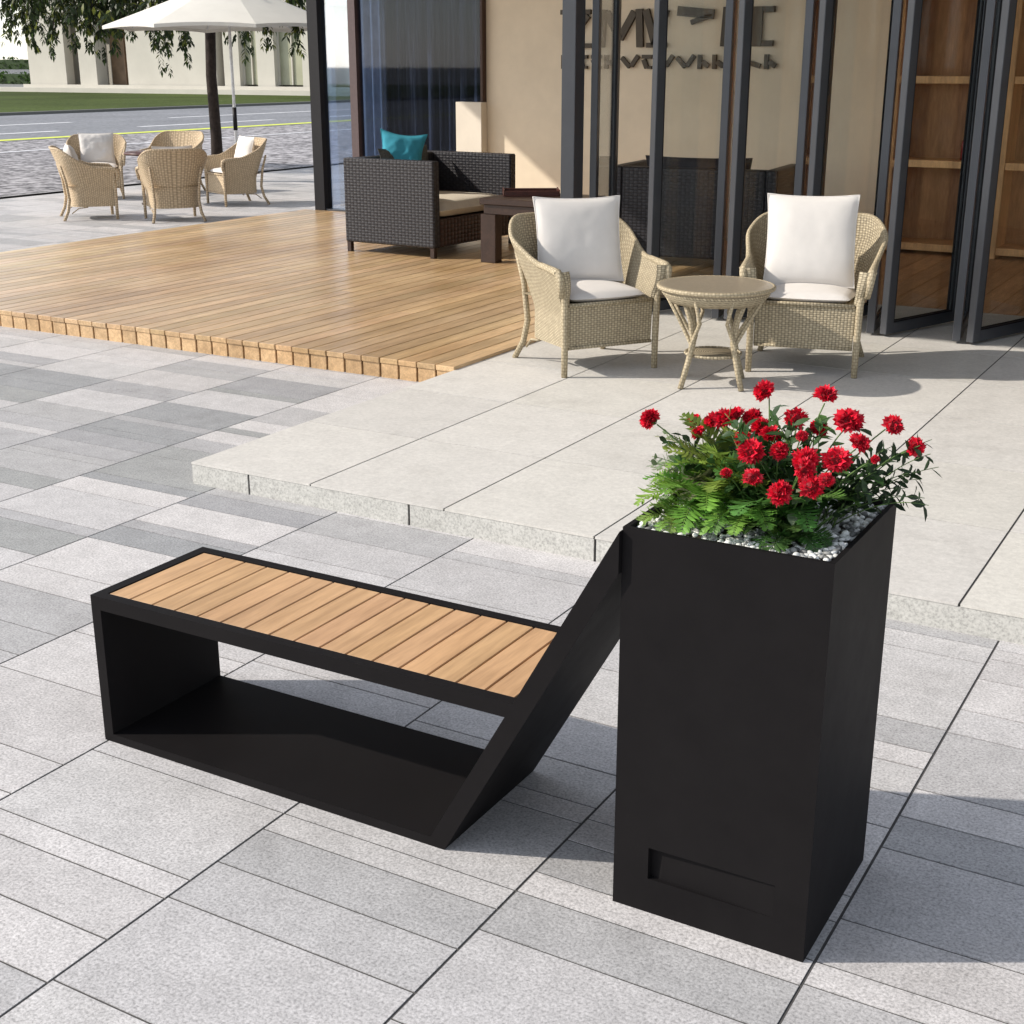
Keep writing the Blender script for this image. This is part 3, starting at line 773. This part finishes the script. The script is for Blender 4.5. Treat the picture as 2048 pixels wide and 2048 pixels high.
# ------------------------------------------------------------------ dark wicker armchairs
def dark_sofa(rt, Lx, Ly, mside, mfront, cush=True):
    """back along -x side (local x 0..Lx depth, y 0..Ly width), front at +x"""
    ar = .11
    for y0_, y1_ in ((0, ar), (Ly - ar, Ly)):
        b = MB(); b.box(0, Lx, y0_, y1_, .10, .93, None, .012); b.build('arm', mside, rt)
    b = MB(); b.box(0.002, .13, ar + .001, Ly - ar - .001, .10, .925, None, .012); b.build('backrest', mside, rt)
    b = MB(); b.box(.131, Lx - .01, ar + .001, Ly - ar - .001, .10, .37, None, .01); b.build('seat_base', mfront, rt)
    for x in (.035, Lx - .035):
        for y in (.035, Ly - .035):
            l = MB(); l.box(x - .025, x + .025, y - .025, y + .025, 0, .10, None, .003); l.build('leg', M['darkwood'], rt)
s1 = empty('dark_armchair', (-8.45, 11.28, .13), R(-3), 'dark grey wicker armchair with a teal pillow and beige seat on the timber deck', 'armchair')
dark_sofa(s1, 1.12, 1.48, M['darkwicker'], M['brownwicker'])
c = MB()
def padf(x0, x1, y0, y1, z0, z1, sg):
    def Pf(u, v):
        a, c_ = 2 * u - 1, 2 * v - 1; pr = (1 - abs(a) ** 10) ** .5 * (1 - abs(c_) ** 10) ** .5
        return Vector(((x0 + x1) / 2 + a * (x1 - x0) / 2, (y0 + y1) / 2 + c_ * (y1 - y0) / 2, (z0 + z1) / 2 + sg * (z1 - z0) / 2 * pr + (.02 * (1 - a * a) * (1 - c_ * c_) if sg > 0 else 0)))
    return Pf
c.grid(padf(.14, 1.125, .12, 1.36, .375, .53, 1), 20, 20); f_ = padf(.14, 1.125, .12, 1.36, .375, .53, -1); c.grid(lambda u, v: f_(1 - u, v), 20, 20)
c.build('seat_cushion', M['beigecush'], s1)
tq = cushion('pillow', .44, .44, .15, M['teal'], None, 3, .10)
tag(tq, 'teal blue square pillow leaning in the dark wicker armchair on the deck', 'pillow'); tq.location = (-8.16, 11.86, .84); tq.rotation_euler = (R(-10), R(7), R(34))
bp = cushion('back_pillow', .80, .46, .16, plain('charcoal_cloth', (.10, .10, .09), .9, .2, 0, .4, 60), s1, 6, .05); bp.location = (.25, .80, .54); bp.rotation_euler = (R(-12), 0, R(90))

s2 = empty('dark_armchair', (-4.16, 12.05, .11), R(90 + 6), 'black wicker armchair seen from behind through the folding glass doors', 'armchair')
dark_sofa(s2, .95, 1.6, M['darkwicker'], M['darkwicker'])
c = cushion('back_cushion', 1.0, .5, .2, plain('black_cloth', (.03, .027, .03), .9, .2), s2, 4, .03); c.location = (.26, .8, .52); c.rotation_euler = (R(-10), 0, R(90))

# coffee table, stool, tray, box
ct = empty('coffee_table', (-6.36, 11.66, .13), R(-2), 'dark wooden coffee table with thick slab legs beside the dark armchair', 'table')
b = MB(); b.box(-.46, .46, -.42, .42, .55, .61, None, .006); b.build('tabletop', M['darkwood'], ct)
b = MB(); b.box(-.43, .43, -.39, .39, .46, .549, None, .004); b.build('apron', M['darkwood'], ct)
for sx in (-1, 1):
    for sy in (-1, 1):
        l = MB(); l.box(sx * .37 - .085, sx * .37 + .085, sy * .35 - .06, sy * .35 + .06, 0, .459, None, .005); l.build('leg', M['darkwood'], ct)
tr = empty('tray', (-6.56, 11.78, .741), R(32), 'flat red brown wooden tray lying on the dark coffee table', 'tray')
b = MB(); b.box(-.26, .26, -.15, .15, 0, .014, None, .003); b.build('base', M['redwood'], tr)
for sg in (-1, 1):
    b = MB(); b.box(-.26, .26, sg * .158 - .007, sg * .158 + .007, 0, .05, None, .003)
    b.build('side', M['redwood'], tr)
    b = MB(); b.box(sg * .267 - .006, sg * .267 + .006, -.164, .164, 0, .06, None, .003)
    b.build('end', M['redwood'], tr)
bx = empty('box', (-6.15, 11.84, .741), R(15), 'small dark box standing on the coffee table beside the tray', 'box')
b = MB(); b.box(-.05, .05, -.04, .04, 0, .075, None, .004); b.build('body', M['darkwood'], bx)
b = MB(); b.box(-.054, .054, -.044, .044, .0765, .098, None, .004); b.build('lid', M['redwood'], bx)
so2 = empty('stool', (-5.93, 11.15, .13), 0, 'pale square stool beside the coffee table, behind the left wicker armchair', 'stool')
b = MB(); b.box(-.19, .19, -.19, .19, .03, .36, None, .008); b.build('base', M['pier'], so2)
b = MB(); b.box(-.2, .2, -.2, .2, .361, .43, None, .012); b.build('seat', M['beigecush'], so2)
for sx in (-1, 1):
    for sy in (-1, 1):
        l = MB(); l.box(sx * .15 - .02, sx * .15 + .02, sy * .15 - .02, sy * .15 + .02, 0, .0295); l.build('foot', M['darkwood'], so2)

# ------------------------------------------------------------------ cafe building
cb = empty('cafe_building', (-4.0, 14.5, 0), 0, 'beige rendered cafe building behind the deck and folding doors, its unseen flat roof shaped to cast shade', 'building')
def cbp(o): o.location = (4.0, -14.5, 0); return o
b = MB(); b.box(-8.69, -3.86, 14.5, 14.8, .09, 4.19); cbp(b.build('wall', M['wall'], cb))
b = MB(); b.box(-3.858, 6, 14.62, 14.8, .05, 4.19); cbp(b.build('back_wall', M['shelf'], cb))
b = MB(); b.box(5.8, 6, 9.7, 14.6, .05, 4.19); cbp(b.build('side_wall', M['wall'], cb))
b = MB(); b.box(-9.04, -8.68, 14.36, 14.495, .13, 1.52, None, .004); cbp(b.build('low_pier', M['pier'], cb))
b = MB(); b.box(-12.5, -10.3, 11.4, 20, 4.2, 4.4); b.box(-10.299, 6.2, 6.5, 20, 4.2, 4.4); cbp(b.build('roof', M['white'], cb))  # unseen roof, overhangs shaped to cast shade on wall, doors and interior
b = MB(); b.box(-11.6, -11.4, 17.5, 20, 0, 4.19); b.box(-11.4, -8.4, 17.5, 17.7, 0, 4.19); cbp(b.build('rear_wall', M['curtain'], cb))
b = MB(); b.box(-8.72, -8.691, 14.41, 17.4, .13, 4.19); cbp(b.build('wall_return', plain('brown_trim', (.06, .03, .02), .6), cb))
b = MB(); b.box(-5.06, 5.8, 9.50, 9.66, 2.75, 4.19); cbp(b.build('lintel', M['darkmetal'], cb))

# reflective shopfront glazing left of the wall
gw = empty('shopfront_window', (-9.9, 14.5, .1), 0, 'tall reflective glass shopfront with dark frames beyond the deck', 'window')
def gwp(o): o.location = (9.9, -14.5, -.1); return o
b = MB()
b.box(-11.28, -11.12, 14.42, 14.58, .09, 4.19); gwp(b.build('corner_post', M['seal'], gw))
b = MB(); b.box(-10.66, -10.55, 14.44, 14.56, .15, 4.18); gwp(b.build('mullion', plain('bronze_mullion', (.10, .07, .07), .4, .5, .2), gw))
b = MB(); b.box(-11.12, -9.05, 14.44, 14.56, .09, .15); gwp(b.build('sill', M['darkmetal'], gw))
for xa, xb in ((-11.12, -10.66), (-10.55, -8.73)):
    b = MB(); b.box(xa, xb, 14.505, 14.515, .15, 4.19); gwp(b.build('pane', M['facade_glass' if xa < -11 else 'facade_glass2'], gw))
b = MB(); b.box(-11.26, -11.25, 14.58, 17.5, .09, 4.19); gwp(b.build('side_pane', M['facade_glass'], gw))
def drape(name, x0, x1, y, amp, per, mat, label):
    b = MB(); n = int((x1 - x0) / .02)
    def Pf(u, v):
        x = x0 + u * (x1 - x0); ph = 2 * pi * x / per + 1.6 * sin(x * 5.3)
        return Vector((x, y + amp * sin(ph) * (1 - .2 * v) + .3 * amp * sin(ph * 2.3 + 1), .10 + v * 4.0))
    b.grid(Pf, n, 6)
    tag(b.build(name, mat), label, 'curtain')
drape('curtain', -10.42, -8.75, 14.85, .075, .19, M['curtain'], 'long dark pleated curtain hanging behind the shopfront glass')
drape('curtain', -11.1, -10.52, 15.1, .05, .16, M['pane_reflection'], 'pale blue grey drape painting the sky reflection in the narrow left pane of the shopfront')

# folding doors: V shaped pairs of leaves
def leaf_(root, p0, p1, zt=2.74):
    """one framed glass leaf between two floor points"""
    p0 = Vector((*p0, 0)); p1 = Vector((*p1, 0)); d = p1 - p0; L = d.length; d.normalize(); n = Vector((-d.y, d.x, 0))
    Mx = Matrix((d, n, Vector((0, 0, 1)))).transposed().to_4x4(); Mx.translation = p0
    z0, z1 = .018, zt - .11
    b = MB(); w_, t_ = .085, .055
    b.box(0, w_, -t_ / 2, t_ / 2, z0, z1, None, .004, Mx); b.box(L - w_, L, -t_ / 2, t_ / 2, z0, z1, None, .004, Mx)
    b.box(w_ + .001, L - w_ - .001, -t_ / 2 + .002, t_ / 2 - .002, z0, z0 + .075, None, 0, Mx); b.box(w_ + .001, L - w_ - .001, -t_ / 2 + .002, t_ / 2 - .002, z1 - .08, z1, None, 0, Mx)
    f = b.build('leaf_frame', M['darkmetal'], root)
    b = MB()
    for sg in (-1, 1):
        for xx in (w_ + .0005, L - w_ - .0125): b.box(xx, xx + .012, sg * .016 - .006, sg * .016 + .006, z0 + .075, z1 - .08, None, 0, Mx)
        b.box(w_ + .013, L - w_ - .013, sg * .016 - .006, sg * .016 + .006, z0 + .0755, z0 + .087, None, 0, Mx)
    b.build('gasket', M['seal'], f)
    b = MB(); b.box(w_ + .003, L - w_ - .003, -.004, .004, z0 + .08, z1 - .085, None, 0, Mx); b.build('pane', M['glass'], root)
F = [-4.33, -3.68, -3.10, -2.50, -1.90, -1.30, -.70]
place = ['first from the left', 'second from the left, behind the round wicker table', 'third from the left, behind the right wicker armchair', 'fourth, beside the right wicker armchair', 'fifth, in front of the wooden shelves', 'last on the right']
for i in range(6):
    x0, x1 = F[i], F[i + 1]; mx_ = (x0 + x1) / 2
    d_ = empty('folding_door', (mx_, 9.6, .11), 0, 'dark framed folding glass door pair, ' + place[i], 'door', 'folding glass doors standing open in a zigzag')
    leaf_(d_, (x0 - mx_ + .045, -.05), (x0 - mx_ + .36, .80)); leaf_(d_, (x0 - mx_ + .44, .80), (x1 - mx_ - .045, -.05))
b = MB(); b.box(-5.03, -4.915, 9.5, 9.66, .11, 2.75, None, .004)
dfp = empty('door_post', (-5.0, 9.6, .11), 0, 'dark metal post with narrow side glass at the left end of the folding doors', 'post')
o = b.build('post', M['darkmetal'], dfp); o.location = (5.0, -9.6, -.11)
leaf_(dfp, (.14, .12), (-.03, .86))

# ------------------------------------------------------------------ wall lettering (partly hidden marks, as far as they can be made out)
sg_ = empty('wall_sign', (-6.4, 14.5, 2.2), 0, 'dark bronze lettering in two rows on the beige wall behind the doors', 'sign')
def glyph(polys, y0=14.455, y1=14.498):
    b = MB()
    for pl_ in polys: prism(b, pl_, y0, y1)
    o = b.build('letter', M['sign'], sg_); o.location = (6.4, -14.5, -2.2)
def bar(x0, z0, x1, z1, w_=.06):
    d = Vector((x1 - x0, z1 - z0)); d.normalize(); n = Vector((-d.y, d.x)) * w_ / 2
    return [(x0 - n.x, z0 - n.y), (x1 - n.x, z1 - n.y), (x1 + n.x, z1 + n.y), (x0 + n.x, z0 + n.y)]
za, zb = 2.13, 2.53
glyph([bar(-7.68, 2.51, -7.30, 2.51, .05), bar(-7.34, 2.48, -7.60, 2.18, .09), bar(-7.62, 2.15, -7.28, 2.15, .05)])
glyph([bar(-7.16, za, -7.14, zb, .08), bar(-7.10, 2.50, -6.93, 2.22, .08), bar(-6.93, 2.22, -6.76, 2.50, .08), bar(-6.70, zb, -6.68, za, .08)])
glyph([bar(-6.62, 2.52, -6.50, 2.16, .08), bar(-6.50, 2.16, -6.38, 2.52, .08), bar(-6.60, 2.15, -6.36, 2.15, .05)])
glyph([bar(-6.24, 2.50, -5.82, 2.46, .10), bar(-5.84, 2.45, -6.08, 2.38, .05)])
glyph([bar(-5.68, za, -5.66, zb, .10), bar(-5.62, 2.38, -5.50, 2.34, .07)])
glyph([bar(-5.32, za, -5.32, zb, .10), bar(-5.26, 2.50, -5.14, 2.50, .06), bar(-5.26, 2.16, -5.14, 2.16, .06)])
xx = -7.66; rl = random.Random(77)
while xx < -5.12:
    ww = rl.choice([.12, .16, .2]); ps = []
    kind = rl.randint(0, 2)
    if kind == 0: ps = [bar(xx, 2.03, xx + ww, 2.03, .04), bar(xx + .02, 2.0, xx + .06, 1.91, .05), bar(xx + .07, 1.915, xx + ww, 1.915, .03)]
    elif kind == 1: ps = [bar(xx + .02, 1.90, xx + .02, 2.05, .045), bar(xx + .05, 1.975, xx + ww, 1.93, .05)]
    else: ps = [bar(xx, 2.02, xx + ww / 2, 1.92, .045), bar(xx + ww / 2 + .02, 1.93, xx + ww, 2.04, .045)]
    glyph(ps); xx += ww + .05

# ------------------------------------------------------------------ shelves and bottles inside
sh = empty('shelf_unit', (-2.4, 14.3, .108), 0, 'brown wooden shelving along the back wall behind the folding doors', 'shelves')
def shp(o): o.location = (2.4, -14.3, -.108); return o
b = MB(); b.box(-3.74, 2.0, 14.58, 14.615, .11, 3.3); shp(b.build('back_panel', M['shelf_shaded'], sh))
V = [-3.72, -2.62, -1.52, -.42, .68, 1.78]
for x in V: b = MB(); b.box(x - .035, x + .035, 14.10, 14.58, .11, 3.3, None, .003); shp(b.build('upright', M['shelf'], sh))
for xa, xb in zip(V, V[1:]):
    for z in (.20, 1.02, 1.82, 2.62):
        b = MB(); b.box(xa + .036, xb - .036, 14.11, 14.575, z - .05, z + .02, None, .003); shp(b.build('shelf', M['shelf'], sh))
def bottle(x, y, z, h_, mat, label):
    b = MB(); r_ = h_ * .14
    b.lathe([(0, 0), (r_, 0), (r_, h_ * .58), (r_ * .9, h_ * .66), (r_ * .36, h_ * .76), (r_ * .34, h_ * .95), (r_ * .42, h_ * .955), (r_ * .42, h_), (0, h_)], 16)
    e = b.build('bottle', mat); e.location = (x, y, z); tag(e, label, 'bottle')
bottle(-3.02, 14.3, 1.041, .27, M['red_glass'], 'red glass bottle on the middle shelf, left of the taller dark bottle')
bottle(-2.90, 14.3, 1.041, .36, M['dark_glass'], 'tall dark bottle on the middle shelf, right of the red bottle')

# ------------------------------------------------------------------ terrace set
GT = 'wicker armchairs round the terrace table'
spots = [((-14.05, 13.15), (.62, .78), 'pale wicker armchair seen from its side at the left of the terrace table'),
         ((-12.92, 13.52), (-.80, .60), 'pale wicker armchair with its back to the deck, in front of the terrace table'),
         ((-13.62, 15.55), (-.42, -.90), 'pale wicker armchair right of the terrace table, near the parasol pole'),
         ((-16.05, 15.25), (.72, -.69), 'pale wicker armchair with a white cushion facing the deck, behind the left one'),
         ((-15.75, 16.55), (.25, -.97), 'pale wicker armchair at the far side of the terrace table, beside the road')]
for i, (p_, f_, lab) in enumerate(spots):
    if i == 0: tc = make_armchair(lab, GT, M['wicker2'], M['wicker2'], M['beigecush'] if False else M['cushion'], True); proto = tc
    else: tc = copy_tree(proto); tc['label'] = lab
    if i == 4:
        for ch in list(tc.children):
            if ch.name.startswith('back_cushion'): bpy.data.objects.remove(ch)
    tc.location = (p_[0], p_[1], 0); tc.rotation_euler = (0, 0, math.atan2(f_[0], -f_[1]))
tt = empty('terrace_table', (-14.60, 15.0, 0), 0, 'round dark table on one pedestal leg among the terrace armchairs', 'table')
b = MB(); b.lathe([(0, .745), (.44, .745), (.455, .735), (.455, .72), (.43, .705), (0, .70)], 40); b.build('tabletop', M['redwood'], tt)
b = MB(); b.lathe([(.03, .70), (.03, .12), (.05, .05), (.26, .02), (.26, 0), (0, 0)], 24); b.build('pedestal', M['darkwood'], tt)

# parasol
pr = empty('parasol', (-14.98, 17.2, 0), R(8), 'large cream parasol on a white pole above the terrace chairs', 'parasol')
b = MB(); b.tube([(0, 0, .06), (0, 0, 3.2)], .024, 12); b.build('pole', M['whitemetal'], pr)
b = MB(); b.tube([(0, 0, .95), (0, 0, 1.30)], .034, 12); b.build('crank_sleeve', M['seal'], pr)
b = MB(); b.lathe([(0, .07), (.05, .07), (.27, .05), (.28, 0), (0, 0)], 24); b.build('base', M['seal'], pr)
RC = 1.92; ZE, ZT = 2.50, 3.22; cn = MB(); nn = 8
aoff = R(22.5 + 22)
for k in range(nn):
    a0_ = 2 * pi * k / nn + aoff; a1_ = 2 * pi * (k + 1) / nn + aoff
    def Pf(u, v):
        r_ = RC * (.03 + .97 * v); e0 = Vector((cos(a0_), sin(a0_), 0)) * r_; e1 = Vector((cos(a1_), sin(a1_), 0)) * r_
        p_ = e0.lerp(e1, u); sagr = 4 * u * (1 - u)
        p_ *= (1 - .015 * sagr * v); p_.z = ZT - (ZT - ZE) * (v ** .93) - .035 * sagr * v * 0 + .03 * sagr * v
        return p_
    cn.grid(Pf, 6, 10, None, None, True)
    e0 = Vector((cos(a0_), sin(a0_), 0)) * RC; e1 = Vector((cos(a1_), sin(a1_), 0)) * RC
    pts_t = [Pf(i / 6, 1) for i in range(7)]
    for i in range(6):
        q0, q1 = pts_t[i], pts_t[i + 1]; cn.face([q0, q0 - Vector((0, 0, .05)), q1 - Vector((0, 0, .05)), q1])
can = cn.build('canopy', M['canvas'], pr)
for k in range(nn):
    a = 2 * pi * k / nn + aoff
    b = MB(); b.tube([(cos(a) * .04, sin(a) * .04, ZT - .06), (cos(a) * RC * .97, sin(a) * RC * .97, ZE + .0)], .009, 6)
    b.build('rib', M['whitemetal'], pr)

# ------------------------------------------------------------------ tree
TZ = .14
tr_ = empty('tree', (-16.58, 18.5, -.03), 0, 'leafy tree with a slim dark trunk behind the parasol, branches drooping into view', 'tree')
TB = Vector((-16.45, 18.5, 0))
b = MB(); rt_ = random.Random(4)
b.tube([(0, 0, -.1), (.02, 0, .8), (-.02, .02, 1.8), (.03, .02, 2.6), (.0, .05, 3.4), (-.1, .1, 4.6), (-.05, .1, 6)], [.115, .095, .09, .088, .08, .06, .03], 12)
tips = [(-21.19, 2.45), (-20.78, 2.27), (-20.27, 2.2), (-21.67, 2.82), (-20.90, 2.55), (-19.65, 2.32), (-19.29, 2.25), (-19.00, 2.08), (-18.67, 2.24), (-19.74, 2.54), (-18.27, 2.55), (-18.00, 2.76),
        (-17.69, 2.42), (-17.49, 2.15), (-17.34, 1.95), (-17.05, 2.15), (-17.12, 2.43), (-15.89, 2.44), (-15.58, 2.26), (-15.25, 2.38), (-14.58, 2.35), (-15.01, 2.83), (-14.60, 2.78),
        (-22.2, 2.7), (-22.6, 2.9), (-21.4, 2.6), (-20.5, 2.5), (-20.1, 2.45), (-19.3, 2.55), (-18.9, 2.5), (-18.5, 2.7)]
lf = MB()
def cluster(p, d, n, sc, rnd, lit=0):
    """pinnate spray of narrow leaves along direction d, drooping"""
    p = Vector(p); d = Vector(d).normalized(); pts = [p.copy()]
    for i in range(n):
        d = (d + Vector((0, 0, -.10))).normalized(); p = p + d * .055 * sc; pts.append(p.copy())
    az_ = rnd.uniform(0, 6.28); side = Vector((cos(az_), sin(az_), rnd.uniform(-.2, .2))); side -= d * side.dot(d); side.normalize()
    for i, q in enumerate(pts[1:]):
        for sg in (-1, 1):
            v = rnd.uniform(.5, 1.3); c = (.028 * v, .045 * v, .014 * v)
            if rnd.random() < .22: c = (.15 * v, .17 * v, .03 * v)  # scattered yellow-green leaves paint sunlit foliage into the colour
            dd = side * sg * .8 + d * .7 + Vector((rnd.uniform(-.25, .25), rnd.uniform(-.25, .25), rnd.uniform(-.35, .05)))
            leaf_card(lf, q, dd, (rnd.uniform(-.5, .5), rnd.uniform(-.5, .5), 1), .118 * sc * rnd.uniform(.7, 1.2), .048 * sc, c, .1, .2, 2)
    leaf_card(lf, pts[-1], d, (0, 0, 1), .13 * sc, .045 * sc, (.05, .085, .02), .1, .2, 2)
for (x, z) in [(a_, c_ + (TZ if a_ < -18.6 else 0)) for a_, c_ in tips]:
    for rep in range(4 if z > 2.3 else 2):
        y = 18.5 + rt_.uniform(-.2, 1.9) + (1.2 if -19 < x < -15.5 else 0)
        s_ = y / 18.5; tip = Vector((x * s_ + rt_.uniform(-.12, .12), y, 1.95 + (z - 1.95) * s_ + rt_.uniform(0, .12))) - TB
        st_ = Vector((tip.x * .55, tip.y * .55, max(3.6, tip.z + 1.2)))
        ctl = Vector((tip.x * .95, tip.y * .95, st_.z + .1)); pts = []
        for i in range(9):
            t = i / 8; pts.append(st_ * (1 - t) ** 2 + ctl * 2 * t * (1 - t) + tip * t * t)
        b.tube(pts, [.014 - .0015 * i for i in range(9)], 5)
        for i in range(3, 9):
            dd = (pts[i] - pts[i - 1]).normalized()
            for q in range(3 if i < 8 else 1):
                cluster(pts[i], dd + Vector((rt_.uniform(-.9, .9), rt_.uniform(-.9, .9), -.2)), rt_.randint(3, 5), rt_.uniform(.8, 1.15), rt_)
for k in range(14):
    a = k * 2.4; ln = rt_.uniform(2.2, 4.2); z0 = 2.7 + .18 * k
    e = Vector((cos(a) * ln, sin(a) * ln, z0 + rt_.uniform(.6, 2)))
    b.tube([(0, .03, z0), Vector((0, .03, z0)).lerp(e, .5) + Vector((0, 0, .15)), e], [.045, .03, .01], 7)
for k in range(1500):
    th = rt_.uniform(0, 6.28); ph = math.acos(rt_.uniform(-1, 1)); r_ = rt_.uniform(.45, 1) ** .6
    q = Vector((cos(th) * sin(ph) * 4.9 * r_, sin(th) * sin(ph) * 4.6 * r_, 4.7 + cos(ph) * 2.0 * r_))
    if noise.noise(q * .9) < -.12: continue
    if math.hypot(q.x + (q.z - 2.9) * 1.317 - 1.47, q.y + (q.z - 2.9) * .76 + 1.3) < 2.35: continue  # opening cut in the unseen crown so sun reaches the parasol canopy
    cluster(q, (rt_.uniform(-1, 1), rt_.uniform(-1, 1), rt_.uniform(-.6, .3)), rt_.randint(3, 5), rt_.uniform(1.0, 1.5), rt_)
b.build('trunk', M['bark'], tr_); lf.build('crown', M['treeleaf'], tr_)

# ------------------------------------------------------------------ far building
fb = empty('distant_building', (-68, 76, 0), 0, 'long cream building with tall recessed windows across the road', 'building')
def fbp(o): o.location = (68, -76, 0); return o
segs = [(-86.4, -82.45, 'w'), (-82.45, -80.76, 'r'), (-80.76, -79.0, 'c'), (-79.0, -76.1, 'r'), (-76.1, -67.6, 'w'), (-67.6, -66.9, 'r'), (-66.9, -65.5, 'w'), (-65.5, -63.93, 'g'), (-63.93, -62.4, 'w'), (-62.4, -60.0, 'g'), (-60.0, -57.6, 'w'), (-57.6, -55.2, 'g'), (-55.2, -52.5, 'w')]
wm = MB()
for xa, xb, k in segs:
    if k in 'wc':
        wm.box(xa, xb, 76 - (.25 if k == 'c' else 0), 76.8, .0, 5.6)
wm.box(-86.4, -52.5, 75.9, 84, 5.601, 9.5); wm.box(-86.4, -52.5, 77.6, 84, 0, 5.6)
fbp(wm.build('wall', M['cream'], fb))
b = MB(); b.box(-86.8, -52.2, 75.605, 75.895, -.05, .5); fbp(b.build('plinth', M['cream'], fb))
for xa, xb, k in segs:
    if k == 'r': b = MB(); b.box(xa, xb, 77.3, 77.5, 0.5, 5.6); b.box((xa + xb) / 2 - .06, (xa + xb) / 2 + .06, 77.2, 77.3, .5, 5.6); fbp(b.build('recessed_panel', M['recess'], fb))
    if k == 'g':
        b = MB(); b.box(xa, xb, 76.5, 76.6, .6, 5.4); w_ = b.build('window', M['pale_pane'], fb); fbp(w_)
        b = MB(); b.box(xa, xa + .12, 76.38, 76.495, .6, 5.4); b.box(xb - .12, xb, 76.38, 76.495, .6, 5.4); b.box((xa + xb) / 2 - .05, (xa + xb) / 2 + .05, 76.38, 76.495, .6, 5.4); b.build('frame', M['cream'], w_)

# clipped hedges far to the left
def hedge(x0, x1, y, d, z0, h_, label):
    b = MB(); rnd = random.Random(int(y))
    b.box(x0, x1, y, y + d, z0, z0 + h_ * .93, (.035, .07, .015))
    n = int((x1 - x0) * 9)
    for k in range(n):
        p_ = Vector((rnd.uniform(x0, x1), y - rnd.uniform(0, .15), z0 + rnd.uniform(0, h_)))
        if rnd.random() < .3: p_ = Vector((rnd.uniform(x0, x1), rnd.uniform(y, y + d), z0 + h_ * .93))
        v = rnd.uniform(.6, 1.4)
        leaf_card(b, p_, (rnd.uniform(-1, 1), rnd.uniform(-1, .2), rnd.uniform(-.3, 1)), (0, 0, 1), .5, .35, (.05 * v, .10 * v, .02 * v), .2, .1, 2)
    tag(b.build('hedge', M['leaf']), label, 'hedge', 'clipped hedges far across the road')
hedge(-150, -90, 104, 1.2, -.05, 1.1, 'lower and nearer clipped green hedge left of the cream building')
hedge(-190, -100, 128, 1.5, 1.3, 1.3, 'higher and farther clipped green hedge left of the cream building')
b = MB(); b.box(-195, -98, 127.5, 131, -.05, 1.3); tag(b.build('terrace_bank', M['asphalt']), kind='structure')
